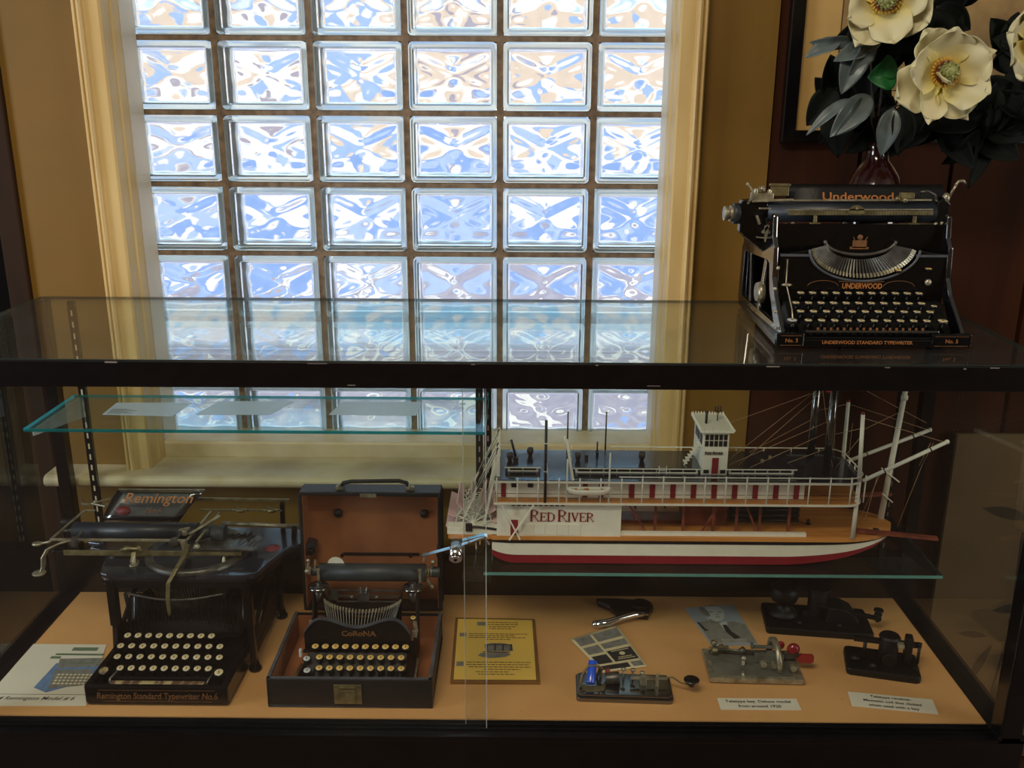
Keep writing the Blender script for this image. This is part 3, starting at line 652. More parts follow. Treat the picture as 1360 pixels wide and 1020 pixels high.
# waved shroud with nameplate
wv=lambda t:.091+.012*cos((t-.5)*0) 
pts=[]
n=32
def crest(x):
    a=abs(x)/.067
    return .1145-.0085*(1+cos(min(a,1)*PI)) if abs(x)<.067 else .1145-.030*((abs(x)-.067)/.033)**2
pts=[(x0,crest(x0)) for x0 in [-.1+.2*i/n for i in range(n+1)]]
m=MB(); m.prism([(-.100,.050)]+pts+[(.100,.050)],.098,.104,'y'); m.prism([(-.100,.050)]+[(.100,.050),(.104,.046),(-.104,.046)],.092,.104,'y')
m.build('front_shroud','blk_matte',cr,bevel=.001)
m=MB(); m.ribbon([(x,.1005,z) for x,z in pts],.010,.0012,(0,1,0)); m.build('shroud_rim','rim',cr)
text('nameplate_lettering','CoRoNA',.0150,'goldd',cr,(.003,.0974,.0845),(PI/2,0,0),bold=.0005,sx=1.12)
# type bar fan
m=MB()
for i in range(29):
    t=i/28; a=-1.15+2.3*t
    m.bar((.003+.060*sin(a),.112,.070),(.003+.080*sin(a),.150,.136-.036*cos(a)),.0015,.0022)
m.build('type_bars','steel',cr)
m=MB()
for i in range(29):
    t=i/28; a=-1.15+2.3*t
    m.bar((.003+.078*sin(a),.148,.134-.0355*cos(a)),(.003+.081*sin(a),.156,.139-.037*cos(a)),.0034,.0024)
m.build('type_slugs','nickel',cr)
m=MB(); m.prism([(x,z) for x,z in arc(.003,.16,.078,PI*1.06,PI*1.94,20)]+[(.075,.05),(-.07,.05)],.158,.163,'y'); m.build('basket_plate','blk',cr,bevel=.001)
for s in(-1,1):
    x=.009+s*.088
    m=MB(); m.prism([(.10,.01),(.175,.01),(.19,.13),(.165,.135),(.15,.09),(.11,.07)],x-.004+s*.012,x+s*.012,'x'); m.build('side_frame','blk_matte',cr,bevel=.001)
    m=MB(); m.ribbon([(x+s*.012,.10,.09),(x+s*.010,.104,.075)],.010,.003,(1,0,0)); m.ribbon([(x+s*.010,.116,.102),(x+s*.013,.112,.082)],.007,.002,(1,0,0)); m.build('support_strap','nickel',cr)
    sx=.0085+s*.0910
    m=MB(); m.lathe([(.0001,.010),(.006,.010),(.0065,.0045),(.018,.004),(.020,.0015),(.020,-.001),(.0185,-.002),(.0001,-.002)],(sx,.165,.145),(0,0,1),28); m.build('ribbon_spool','blk_top',cr)
    m=MB(); m.lathe([(.0001,.008),(.0045,.0075),(.0045,.005)],(sx,.165,.147),(0,0,1),12); m.cyl((sx,.165,.137),(sx,.165,.115),.008,.006,12); m.build('spool_hub','steel',cr)
# carriage
m=MB(); m.cyl((-.088,.205,.156),(.121,.205,.156),.0175,.0175,28); m.build('platen','rubber_gray',cr)
m=MB(); m.cyl((.129,.205,.158),(.149,.205,.158),.0105,.0105,20); m.cyl((.115,.205,.158),(.13,.205,.158),.004,.004,8); m.build('platen_knob','rubber_gray',cr,bevel=.001)
m=MB(); m.cyl((-.104,.205,.158),(-.090,.205,.158),.0095,.0095,16); m.build('platen_knob','rubber_gray',cr,bevel=.001)
m=MB()
for x in(-.0865,.111): m.bar((x,.187,.141),(x,.186,.170),.005,.003); m.bar((x-.003,.186,.171),(x+.003,.186,.171),.004,.005)
m.build('paper_finger','nickel',cr)
m=MB(); m.bar((-.105,.19,.158),(-.103,.19,.174),.004,.003); m.bar((-.112,.2,.16),(-.107,.2,.182),.005,.003); m.ball((-.108,.2,.183),.004); m.bar((-.096,.2,.165),(-.094,.2,.185),.004,.003); m.ball((-.109,.19,.165),.005); m.build('line_space_lever','nickel',cr)
m=MB()
for i,x in enumerate((.121,.126,.131)): m.lathe([(.0001,0),(.011,0),(.011,.0018),(.0001,.0018)],(x,.205,.158),(1,0,0),18)
m.bar((.132,.2,.165),(.136,.195,.184),.005,.003); m.ball((.137,.194,.185),.0045); m.bar((.126,.19,.150),(.134,.185,.132),.004,.003); m.ball((.134,.186,.136),.0045); m.bar((.117,.2,.182),(.119,.2,.195),.003,.003); m.ball((.1195,.2,.197),.004); m.build('ratchet_wheel','nickel',cr)
m=MB(); m.box(.144,.150,.205,.214,.150,.190); m.cyl((.147,.209,.190),(.147,.209,.216),.006,.003,10); m.build('release_post','blk_matte',cr,bevel=.001)
M_['disc']=mat('paper_disc',(206,206,190),.6)
m=MB(); m.prism([(q[0],q[1]) for q in arc(-.056,.170,.0165,0,PI,14)],.209,.2095,'y'); m.build('paper_fragment','disc',cr)
m=MB(); m.bar((-.045,.226,.184),(.088,.226,.184),.003,.0028); m.bar((-.045,.226,.184),(-.047,.226,.178),.003,.006); m.bar((.088,.226,.184),(.09,.226,.178),.003,.006); m.build('paper_bail','blk_matte',cr)
m=MB(); m.bar((-.065,.180,.130),(.075,.180,.130),.004,.003); m.bar((-.06,.176,.120),(.075,.176,.120),.003,.003); m.bar((-.05,.172,.110),(.07,.172,.110),.003,.003); m.box(-.068,-.048,.172,.180,.112,.130); m.box(-.009,.014,.168,.176,.112,.130); m.bar((-.002,.168,.13),(-.004,.172,.142),.0035,.003); m.bar((.008,.168,.13),(.010,.172,.142),.0035,.003); m.ball((-.02,.170,.121),.004); m.ball((.028,.170,.121),.004); m.build('ribbon_vibrator','steel',cr,bevel=.0005)

# ================================================================ UNDERWOOD TYPEWRITER
uw=thing('desk_typewriter','large black typewriter standing on top of the showcase, in front of the vase','typewriter',(.580,1.49,1.1722))
m=MB(); m.prism([(-.162,0),(.150,0),(.150,.012),(.145,.33),(-.150,.33),(-.162,.012)],.004,.016,'z'); m.box(-.162,-.118,-.001,.010,.004,.026); m.box(.088,.151,-.001,.010,.004,.026); m.box(-.118,.088,0.002,.008,.004,.020)
m.build('base_frame','blk',uw,bevel=.0015)
for x in(-.14,.13):
    for y in(.03,.30):
        m=MB(); m.cyl((x,y,0),(x,y,.005),.011,.011,14); m.build('foot','rubber',uw)
text('front_lettering','UNDERWOOD STANDARD TYPEWRITER',.0076,'gold',uw,(-.016,-.0006,.0115),(PI/2,0,0),bold=.0001,sx=1.04)
text('number_plate','No. 5',.009,'gold',uw,(-.138,-.0018,.0145),(PI/2,0,0)); text('number_plate','No. 5',.009,'gold',uw,(.119,-.0018,.0145),(PI/2,0,0))
m=MB()
for x0,x1 in((-.156,-.122),(.092,.146)): m.box(x0,x1,-.0016,-.0011,.0065,.0071); m.box(x0,x1,-.0016,-.0011,.0222,.0228)
m.build('gold_pinstripe','goldd',uw)
uk=[]
for n,x0,x1,y,z in ((10,-.107,.085,.022,.0425),(11,-.115,.097,.042,.053),(11,-.118,.090,.062,.063),(11,-.105,.093,.084,.0755)):
    uk+=[(x0+(x1-x0)*i/(n-1),y,z) for i in range(n)]
make_key(uw,uk,.0074,stem=.022,tilt=.12)
make_key(uw,[(.110,.020,.0430)],.0095,name='shift_key',stem=.02,tilt=.12); make_key(uw,[(-.134,.020,.0430)],.0098,'keyw',name='shift_key',stem=.02,tilt=.12)
make_key(uw,[(.108,.055,.060)],.006,name='shift_key',stem=.02,tilt=.12)
make_key(uw,[(.110,.10,.115),(.060,.10,.112)],.0068,'keyy',name='tabulator_key',stem=.01,tilt=.2)
m=MB(); m.box(-.115,.1,.004,.014,.026,.030); m.build('space_bar','blk_top',uw,bevel=.0015)
m=MB()
for i in range(21):
    x=-.12+.0118*i; m.bar((x,.012,.020),(x,.095,.045),.0014,.005)
m.prism([(.02,.016),(.10,.016),(.10,.06),(.085,.06)],-.130,.13,'x'); m.build('key_levers','blk_matte',uw)
m=MB()
for i in range(17): m.box(-.098+.0105*i,-.094+.0105*i,.0030,.0034,.031,.0355)
m.build('key_bar_stops','goldd',uw)
# body front with round type well
def wellpoly(r,z0,n=20): return [(.0+r*cos(t),z0+r*sin(t)*.57) for t in [PI+PI*i/n for i in range(n+1)]]
fp=[(-.140,.050)]+[(-.140,.137)]+wellpoly(.093,.145)+[(.140,.137),(.140,.050)]
m=MB(); m.prism(fp,.100,.106,'y'); m.build('front_plate','blk',uw,bevel=.001)
m=MB(); w1=wellpoly(.092,.146,28); m.tube([(x,.0985,z) for x,z in w1],.0022,8); m.build('type_well_rim','rim',uw)
m=MB()
for i in range(43):
    t=PI+.12+(PI-.24)*i/42
    x,z=.086*cos(t),.150+.050*sin(t); x2,z2=.056*cos(t),.152+.026*sin(t)
    m.bar((x,.108,z),(x2,.122,z2),.0022,.004)
m.build('type_bars','steel',uw)
m=MB()
for i in range(43):
    t=PI+.12+(PI-.24)*i/42
    m.bar((.088*cos(t),.1035,.149+.0515*sin(t)),(.083*cos(t),.108,.151+.047*sin(t)),.0030,.003)
m.build('type_slugs','nickel',uw)
m=MB(); m.tube([(.060*cos(PI+PI*i/20),.124,.158+.024*sin(PI+PI*i/20)) for i in range(21)],.003,8); m.build('segment_ring','steel',uw)
m=MB(); m.box(-.139,.139,.128,.134,.050,.185); m.build('inner_plate','blk',uw)
text('crest_lettering','UNDERWOOD',.0125,'gold',uw,(.002,.0992,.0845),(PI/2,0,0),bold=.0004,sx=.80)
m=MB(); m.prism([(-.038,.0925),(-.012,.0905),(.012,.0905),(.038,.0925),(.038,.0935),(.0,.0915),(-.038,.0935)],.0990,.0998,'y'); m.tube([(.064+.026*cos(PI*i/12),.0993,.084+.010*sin(PI*i/12)) for i in range(13)],.0005,6); m.tube([(-.064+.026*cos(PI*i/12),.0993,.084+.010*sin(PI*i/12)) for i in range(13)],.0005,6); m.build('nameplate_scrolls','goldd',uw)
m=MB(); m.box(-.012,.012,.1270,.1278,.145,.158); m.box(-.016,.016,.1270,.1278,.143,.147); m.ball((0,.1275,.163),.005,8,(1,.2,1)); m.bar((-.009,.127,.158),(-.012,.127,.164),.002,.001); m.bar((.009,.127,.158),(.012,.127,.164),.002,.001); m.build('gold_crest','goldd',uw)
# side frames: open castings seen from the left
def side(x,s):
    m=MB()
    prof=[(.004,.016),(.02,.030),(.075,.075),(.095,.100),(.098,.150),(.112,.165),(.118,.200),(.128,.203),(.134,.190),(.150,.160),(.165,.145),(.30,.140),(.325,.12),(.33,.016)]
    inner=[(.06,.028),(.10,.070),(.112,.085),(.118,.120),(.14,.125),(.29,.118),(.305,.10),(.305,.028)]
    # ring between outer profile and window
    n=len(prof); 
    m.prism([(.004,.016),(.02,.030),(.075,.075),(.095,.100),(.116,.100),(.105,.072),(.064,.028),(.30,.028),(.33,.016)],x-.004,x+.004,'x')
    m.prism([(.095,.100),(.098,.150),(.112,.165),(.118,.200),(.128,.203),(.134,.190),(.150,.160),(.165,.145),(.30,.140),(.325,.12),(.30,.112),(.14,.122),(.122,.118),(.116,.100)],x-.004,x+.004,'x')
    m.prism([(.30,.028),(.33,.016),(.325,.12),(.30,.112)],x-.004,x+.004,'x')
    m.bar((x,.18,.028),(x,.15,.122),.007,.012); m.bar((x,.24,.028),(x,.26,.118),.007,.012)
    return m.build('side_frame','blk_top',uw,bevel=.002)
side(-.148,-1); side(.143,1)
m=MB(); m.box(-.150,.146,.315,.325,.016,.135); m.build('rear_plate','blk',uw,bevel=.002)
m=MB(); m.box(-.140,-.088,.098,.104,.1345,.1385); m.box(.088,.140,.098,.104,.1345,.1385); m.build('plate_edge','rim',uw)
m=MB(); m.cyl((-.146,.17,.06),(-.158,.17,.06),.020,.016,20); m.build('ribbon_spool_cover','nickel',uw)
for z in(.027,.052,.087):
    m=MB(); m.ball((-.1555,.02+z*.45,z),.0035,8); m.build('bolt','nickel',uw)
m=MB(); m.ball((-.143,.098,.115),.004,8); m.build('bolt','nickel',uw)
m=MB(); m.ball((.112,.098,.092),.006,10,(1,.6,1)); m.build('bolt','nickel',uw)
m=MB(); m.tube([(-.128,.097,.13),(-.128,.094,.09),(-.127,.05,.055),(-.128,.03,.030)],.0012,6); m.ball((-.128,.09,.088),.005,8,(2,1,.6)); m.build('shift_rod','nickel',uw)
# carriage
m=MB(); m.cyl((-.150,.178,.200),(.140,.178,.200),.0175,.0175,28); m.build('platen','rubber',uw)
m=MB(); m.prism([(-.185,.155),(-.172,.145),(-.150,.130),(-.150,.215),(-.178,.222),(-.196,.220),(-.196,.165)],.165,.185,'y'); m.build('carriage_end_plate','blk',uw,bevel=.002)
m=MB(); m.prism([(.140,.145),(.158,.16),(.163,.215),(.150,.228),(.138,.215)],.165,.185,'y'); m.build('carriage_end_plate','blk',uw,bevel=.002)
m=MB(); m.cyl((-.196,.178,.196),(-.207,.178,.196),.018,.018,24); m.build('platen_knob','rubber',uw,bevel=.0015)
m=MB(); m.cyl((-.207,.178,.196),(-.2125,.178,.196),.014,.014,20); m.cyl((-.2125,.178,.196),(-.219,.178,.196),.0105,.0105,20); m.cyl((-.219,.178,.196),(-.2225,.178,.196),.013,.013,20); m.build('knob_cap','nickel',uw,bevel=.0006)
m=MB(); m.ribbon([(-.186,.165,.214),(-.182,.160,.222),(-.180,.158,.234),(-.185,.158,.243),(-.190,.158,.247)],.006,.003,(0,1,0)); m.ball((-.190,.158,.248),.003); m.build('line_space_lever','nickel',uw)
m=MB(); m.box(-.178,-.142,.165,.185,.220,.232); m.ball((-.162,.17,.238),.007,10); m.cyl((-.172,.17,.232),(-.172,.17,.240),.005,.004,10); m.cyl((-.150,.17,.230),(-.147,.17,.238),.005,.004,10); m.bar((-.180,.16,.219),(-.110,.16,.222),.004,.004); m.bar((-.170,.15,.208),(-.150,.15,.208),.003,.003); m.build('ratchet_housing','nickel',uw,bevel=.001)
m=MB(); m.box(-.143,-.112,.182,.187,.226,.246); m.box(-.146,-.110,.180,.188,.243,.247); m.build('paper_rest_bracket','bronze',uw,bevel=.0008)
m=MB(); m.bar((-.150,.16,.15),(-.152,.16,.178),.006,.004); m.bar((-.158,.16,.165),(-.148,.16,.178),.004,.004); m.bar((-.168,.16,.158),(-.146,.16,.156),.003,.002); m.bar((-.164,.16,.18),(-.17,.16,.195),.005,.004); m.build('carriage_linkage','nickel',uw)
ptb=MB(); ptb.grid(lambda u,v:(-.112+.276*u,.196+.014*v,.208+.036*v),4,4); pt2=ptb.build('paper_table','blk_matte',uw,solid=.003)
text('paper_table_lettering','Underwood',.0200,'gold',pt2,(.014,.1985,.2235),(math.atan2(.036,.014),0,0),bold=.0003,sx=1.28)
m=MB(); m.bar((-.108,.165,.2205),(.128,.165,.2225),.0028,.0028); m.bar((-.124,.150,.206),(.126,.150,.208),.002,.0022); m.build('paper_bail_rod','nickel',uw)
m=MB(); m.bar((-.118,.152,.2005),(.128,.152,.2020),.0015,.0070); m.build('scale_bar','bronze',uw)
m=MB(); 
for i in range(49):
    x=-.112+.0048*i; m.box(x-.0003,x+.0003,.1508,.1512,.199 if i%5 else .198,.2025)
m.build('scale_marks','ink',uw)
m=MB(); m.prism(arc(-.003,.200,.0145,0,PI,14),.149,.151,'y'); m.ball((-.003,.148,.209),.0035); m.build('type_guide','bronze',uw)
m=MB(); m.cyl((-.124,.14,.181),(.130,.14,.184),.0017,.0017,8); m.ball((.130,.14,.184),.004); m.ball((-.124,.14,.182),.003); m.ball((.140,.14,.186),.003); m.ball((-.113,.139,.183),.004); m.build('margin_rod','nickel',uw)
for x in(-.076,.092):
    m=MB(); m.box(x-.009,x+.009,.134,.142,.176,.186); m.box(x-.003,x+.003,.136,.140,.186,.198); m.ball((x,.133,.172),.0045); m.build('margin_stop','bronze',uw,bevel=.001)
m=MB(); m.tube([(.160,.175,.215),(.163,.17,.235),(.166,.165,.247)],.0022,8); m.tube([(.166,.165,.247),(.170,.165,.254),(.178,.165,.255),(.182,.165,.250)],.0028,8); m.ball((.155,.17,.225),.007,10,(1,1,1.4)); m.build('carriage_release_lever','nickel',uw)
m=MB(); m.tube([(.112,.178,.234),(.125,.178,.236),(.138,.178,.230),(.144,.178,.218),(.140,.17,.208)],.003,8); m.build('carriage_end_cover','steel',uw)
m=MB(); m.box(.077,.100,.168,.180,.224,.234); m.ball((.070,.165,.224),.005); m.ball((.082,.162,.222),.005); m.build('paper_guide','bronze',uw,bevel=.001)
# ================================================================ MODEL STEAMBOAT
M_['bw']=mat('boat_white_paint',(226,222,204),.5,var=.05,scale=60)
M_['bred']=mat('boat_red_paint',(128,22,34),.5,var=.1)
M_['brf']=mat('boat_black_deck',(16,17,20),.18,var=.2,scale=80,coat=1,ior=2.6)
M_['bblk']=mat('boat_black_fittings',(16,15,17),.45)
M_['boak']=mat('boat_oak_planking',(206,142,72),.5,scale=30,c2=(178,116,54),stretch=(.15,3,1))
M_['bmah']=mat('boat_red_brown_post',(134,68,46),.5,scale=40,c2=(84,38,26))
M_['bpink']=mat('boat_pale_red_paddle',(222,184,178),.55,var=.06)
M_['barrel']=mat('dark_barrel_wood',(46,34,30),.5,scale=60,c2=(26,20,18))
M_['cord']=mat('tan_rigging_cord',(170,136,100),.7)
BX,BY,BZ=.30,1.712,.7063
bt=thing('model_steamboat','white and red model sternwheel steamboat lettered RED RIVER on the lower glass shelf','model ship',(BX,BY,BZ))
class BM(MB):
    """coordinates given in room metres, stored relative to the model's base"""
    def fin(s,name,m,parent=bt,**k):
        s.v=[(x-BX,y-BY,z-BZ) for x,y,z in s.v]; return s.build(name,m,parent,**k)
YF,YB=1.640,1.784
def hullw(x):   # half width at deck height
    if x<.60: return .072
    t=(x-.60)/.135; return .072*math.sqrt(max(0,1-min(1,t)**2.2))
def hullbot(x):
    if x>.50: return .7080+.052*((x-.50)/.235)**1.9
    if x<.0: return .7080+.02*((-x)/.05)**2
    return .7080
xs=[-.045+.78*i/60 for i in range(61)]
def band(f0,f1,name,m,inset=0):
    b=BM(); vs=[]; 
    for s in(-1,1):
        for x in xs:
            w_=max(.0005,hullw(x)-inset); zb=hullbot(x); zt=.757
            for f in(f0,f1): vs.append((x,1.712+s*w_*(1 if f>.5 else .985),zb+(zt-zb)*f))
    n=len(xs); fs=[]
    for k in range(2):
        o=k*n*2
        for i in range(n-1): fs.append((o+2*i,o+2*i+1,o+2*i+3,o+2*i+2))
    for i in range(n-1):
        for q in(0,1): fs.append((2*i+q,2*i+2+q,2*n+2*i+2+q,2*n+2*i+q))
    fs.append((0,1,2*n+1,2*n))
    b.add(vs,fs); return b.fin(name,m)
band(.0,.34,'hull_bottom','bred'); band(.34,.86,'hull_side','bw'); band(.86,1.0,'hull_guard','bblk',-.0012)
pl=[(x,1.712-hullw(x)-.002) for x in xs]+[(x,1.712+hullw(x)+.002) for x in reversed(xs)]
b=BM(); b.prism(pl,.757,.765,'z'); b.fin('main_deck','boak')
b=BM(); b.box(-.125,-.045,YF+.012,YF+.022,.757,.765); b.box(-.125,-.045,YB-.03,YB-.02,.757,.765); b.box(-.13,-.036,YF+.004,YF+.030,.765,.779); b.box(-.13,-.036,YB-.04,YB-.014,.765,.779); b.fin('wheel_beam','bw',bevel=.0008)
b=BM(); b.box(-.128,-.036,YF+.002,YF+.034,.757,.765); b.fin('fantail_plank','boak')
b=BM(); b.tube([(-.036,YF+.004,.776),(-.075,YF+.002,.782),(-.09,YF+.002,.782)],.0025,6); b.box(-.095,-.082,YF-.001,YF+.004,.773,.789); b.fin('wheel_crank','bblk',bevel=.0006)
# main deckhouse
b=BM(); b.box(-.036,.198,YF,YB-.004,.765,.836); mh=b.fin('main_deckhouse','bw')
b=BM(); b.box(-.010,.004,YF-.0012,YF,.766,.798); b.fin('deckhouse_door','bred',mh if False else bt)
b=BM()
for i in range(5): b.box(.012+.022*i,.0335+.022*i,YF-.0012,YF,.767,.790)
b.fin('deckhouse_panels','bw',bevel=.0006)
b=BM()
for i in range(10): b.box(-.008+.0102*i,-.001+.0102*i,YF-.0008,YF+.0002,.8265,.8305)
b.fin('deckhouse_vents','bblk')
# serif lettering drawn with strokes
def serif(name,s,x0,z0,h,y,gap,m_,tk,tn,first=1.3):
    b=BM(); x=x0
    def st(p,q,w_,hh): b.bar((x+p[0]*hh,y,z0+p[1]*hh),(x+q[0]*hh,y,z0+q[1]*hh),.0008,w_) 
    big=True
    for ch in s:
        if ch==' ': x+=gap*3.2; big=True; continue
        hh=h*(first if big else 1); big=False; T=tk*hh; t_=tn*hh
        def S(a,c,d,e,w_=None): 
            dv=V((c-a if False else 0,0,0)); b.bar((x+a*hh,y,z0+c*hh),(x+d*hh,y,z0+e*hh),w_ or T,.0008)
        def serifs(a,zz): S(a-.13,zz,a+.13,zz,t_)
        if ch=='R':
            S(.12,0,.12,1); serifs(.12,0);serifs(.12,1); S(.12,.97,.42,.97,t_); S(.42,.97,.58,.86,T*.8); S(.58,.86,.58,.64,T); S(.58,.64,.42,.52,T*.8); S(.12,.51,.42,.51,t_); S(.34,.51,.70,.0,T); S(.62,.02,.80,.02,t_); wd_=.78
        elif ch=='E':
            S(.12,0,.12,1); S(0,.98,.6,.98,t_); S(.12,.51,.48,.51,t_); S(0,.02,.62,.02,t_); S(.6,.98,.6,.80,t_); S(.62,.02,.64,.22,t_); S(.47,.42,.47,.60,t_); wd_=.68
        elif ch=='D':
            S(.12,0,.12,1); serifs(.12,0);serifs(.12,1); S(.12,.97,.45,.97,t_); S(.45,.97,.68,.76,T*.9); S(.68,.78,.72,.5,T); S(.72,.5,.68,.24,T); S(.68,.24,.45,.03,T*.9); S(.12,.03,.45,.03,t_); wd_=.82
        elif ch=='I': S(.12,0,.12,1); serifs(.12,0);serifs(.12,1); wd_=.28
        elif ch=='V': S(.10,1,.40,0,T); S(.40,0,.68,1,t_*1.2); S(-.02,.98,.24,.98,t_); S(.56,.98,.80,.98,t_); wd_=.80
        x+=wd_*hh+gap
    b.fin(name,m_); return x
serif('name_lettering','RED RIVER',.0265,.7955,.0178,YF-.0006,.0012,'bred',.17,.07)
b=BM()
b.bar((-.028,YF-.010,.836),(.008,YF-.010,.762),.005,.002); b.bar((.034,YF-.0125,.836),(-.012,YF-.0125,.762),.005,.002); b.fin('cross_brace','bw')
# open freight deck with posts, braces, boiler
b=BM(); b.box(.198,.55,YF+.004,YF+.012,.765,.7715); b.fin('deck_sill','bw')
for i,x in enumerate((.262,.315,.372,.416,.46,.515)):
    b=BM(); b.box(x,x+.0045,YF+.012,YF+.017,.765,.836); b.fin('deck_post','bmah')
for x in(.24,.30,.36,.42,.48,.54):
    b=BM(); b.box(x,x+.004,YB-.012,YB-.007,.765,.836); b.fin('deck_post','bmah')
for p,q in (((.206,.836),(.250,.765)),((.262,.836),(.262,.836)),((.352,.765),(.388,.836)),((.215,.836),(.235,.836)),((.43,.836),(.46,.765))):
    if p==q: continue
    b=BM(); b.bar((p[0],YF+.014,p[1]),(q[0],YF+.014,q[1]),.0035,.0035); b.fin('deck_brace','bmah')
b=BM(); b.box(.325,.408,1.69,1.745,.765,.800); b.box(.322,.41,1.688,1.747,.800,.835); b.fin('boiler_house','bmah',bevel=.001)
b=BM(); b.box(.42,.55,1.70,1.745,.770,.832)
for i in range(6): b.cyl((.42,1.696,.775+.011*i),(.55,1.696,.775+.011*i),.0022,.0022,6)
b.fin('boiler','bblk')
b=BM(); b.box(.205,.32,1.755,1.760,.786,.789); b.box(.205,.32,1.755,1.760,.812,.815); b.box(.205,.35,1.70,1.74,.765,.772); b.fin('cargo_rails','bmah')
b=BM(); b.box(.41,.43,1.72,1.745,.785,.812); b.cyl((.57,1.70,.765),(.57,1.70,.775),.005,.003,8); b.fin('deck_fittings','bblk')
# upper deck, cabins
def deckpoly(x0,x1,y0,y1,r):
    return [(x0,y0)]+[(x1-r+r*sin(t),y0+r-r*cos(t)) for t in [PI/2*i/8 for i in range(9)]]+[(x1-r+r*cos(t),y1-r+r*sin(t)) for t in [PI/2*i/8 for i in range(9)]]+[(x0,y1)]
dp=deckpoly(-.040,.648,1.628,1.788,.035)
b=BM(); b.prism(dp,.836,.8395,'z'); b.fin('upper_deck','boak')
dp2=deckpoly(-.0415,.6495,1.6265,1.7895,.036)
b=BM(); b.prism(dp2,.8345,.8385,'z'); b.fin('upper_deck_rim','bw')
b=BM(); b.box(-.034,.052,1.650,1.765,.8395,.879); b.fin('stern_cabin','bw')
b=BM(); b.box(.092,.540,1.650,1.765,.8395,.879); b.fin('passenger_cabin','bw')
b=BM(); b.box(.052,.092,1.653,1.765,.8395,.879); b.fin('cabin_link','bw')
for x0 in [-.028]+[.125,.155]+[.212+.0385*i for i in range(9)]:
    b=BM(); b.box(x0,x0+(.010 if x0>.2 else .009),1.6488,1.650,.8405,.872); b.fin('cabin_door','bred')
for x0 in(-.009,.022):
    b=BM(); b.box(x0,x0+.010,1.6488,1.650,.860,.869); b.fin('cabin_window','bblk')
# hurricane roof: glossy black with white rim
b=BM(); b.prism(deckpoly(-.040,.058,1.629,1.787,.001),.8795,.883,'z'); b.prism(deckpoly(.060,.646,1.629,1.787,.034),.8795,.883,'z'); b.fin('hurricane_deck','plate_top')
b=BM(); b.prism(deckpoly(-.0412,.648,1.6275,1.7885,.0355),.8775,.8815,'z'); b.fin('hurricane_deck_rim','bw')
# railings: posts, wires, top bar
npost=18
for i in range(npost):
    x=-.036+.0385*i
    if x>.645: break
    b=BM(); b.cyl((x,1.629,.8385),(x,1.629,.8925 if x>.2 else .8875),.0014,.0014,6); b.fin('rail_post','bw')
for y in(1.64,1.67,1.70,1.73,1.76):
    b=BM(); b.cyl((.648 if .66<y<.77 or True else .64,y,.8385),(.648,y,.8925),.0014,.0014,6); b.fin('rail_post','bw')
edge=[(x,y) for x,y in deckpoly(-.040,.648,1.629,1.787,.035)]
for z,r,x0,nm,mm_ in ((.848,.0005,-.04,'rail_wire','bblk'),(.856,.0005,-.04,'rail_wire','bblk'),(.8905,.0013,.19,'top_rail','bw')):
    b=BM(); b.tube([(max(x,x0),y,z) for x,y in edge],r,5); b.fin(nm,mm_)
for i in range(10):
    x=.11+.055*i
    b=BM(); b.cyl((x,1.787,.8815),(x,1.787,.8905),.0010,.0010,6); b.fin('rail_post','bw')
# texas skylights
def tex(x0,x1,y0,y1,z0,z1,n,nm):
    b=BM(); b.box(x0,x1,y0,y1,z0,z1); o=b.fin(nm,'bw')
    b=BM(); step=(x1-x0-.006)/n
    for i in range(n): b.box(x0+.004+step*i,x0+.0015+step*(i+1),y0-.0006,y0,z0+.003,z1-.002)
    b.fin('skylight_windows','bblk')
    b=BM(); b.box(x0-.005,x1+.004,y0-.005,y1+.004,z1,z1+.0022); b.fin(nm+'_roof','plate_top',bevel=.0008)
    b=BM(); b.box(x0-.0056,x1+.0046,y0-.0056,y0-.005,z1-.0004,z1+.0018); b.fin('skylight_trim','bw')
tex(-.016,.042,1.672,1.735,.883,.892,2,'stern_skylight')
tex(.112,.342,1.667,1.752,.883,.893,9,'long_skylight'); tex(.400,.522,1.667,1.752,.883,.893,5,'forward_skylight')
b=BM()
for x in(.268,.282): b.bar((x,1.660,.884),(x,1.664,.899),.0012,.0012)
for z in(.887,.891,.895): b.bar((.268,1.661,z),(.282,1.661,z),.001,.001)
b.fin('ladder','bw')
# barrels and stove pipes
for x,y,z,h,r in ((-.012,1.70,.8945,.015,.0065),(.027,1.722,.8945,.017,.0065),(.118,1.70,.895,.016,.006),(.240,1.70,.895,.018,.0065)):
    b=BM(); b.lathe([(.0001,0),(r*.6,0),(r*.62,h*.25),(r*.9,h*.35),(r,h*.65),(r*.85,h),(r*.7,h),(.0001,h*.9)],(x,y,z),(0,0,1),14); b.fin('barrel','barrel')
b=BM(); b.box(-.006,.004,1.692,1.70,.8945,.902); b.box(.131,.138,1.705,1.711,.895,.903); b.fin('roof_box','barrel')
for p,q,r in (((-.001,1.705,.90),(-.010,1.705,.934),.0024),((.157,1.73,.895),(.157,1.73,.922),.0016),((.157,1.73,.895),(.157,1.73,.903),.003)):
    b=BM(); b.cyl(p,q,r,r,8); b.fin('stove_pipe','bblk')
b=BM(); b.cyl((.054,1.629,.838),(.054,1.629,1.000),.0026,.0026,10); b.fin('stern_flag_mast','bblk')
for x in(.054,):
    for z in(.900,.955):
        b=BM(); b.cyl((x,1.629,z),(x,1.629,z+.0018),.0034,.0034,10); b.fin('mast_ring','bw')
for x,y,z0,z1 in ((.094,1.629,.832,.925),(.172,1.629,.832,.938),(.102,1.785,.882,.965),(.178,1.785,.882,.965)):
    b=BM(); b.cyl((x,y,z0),(x,y,z1),.0017,.0015,8); b.fin('davit_post','bw' if y<1.7 else 'steel')
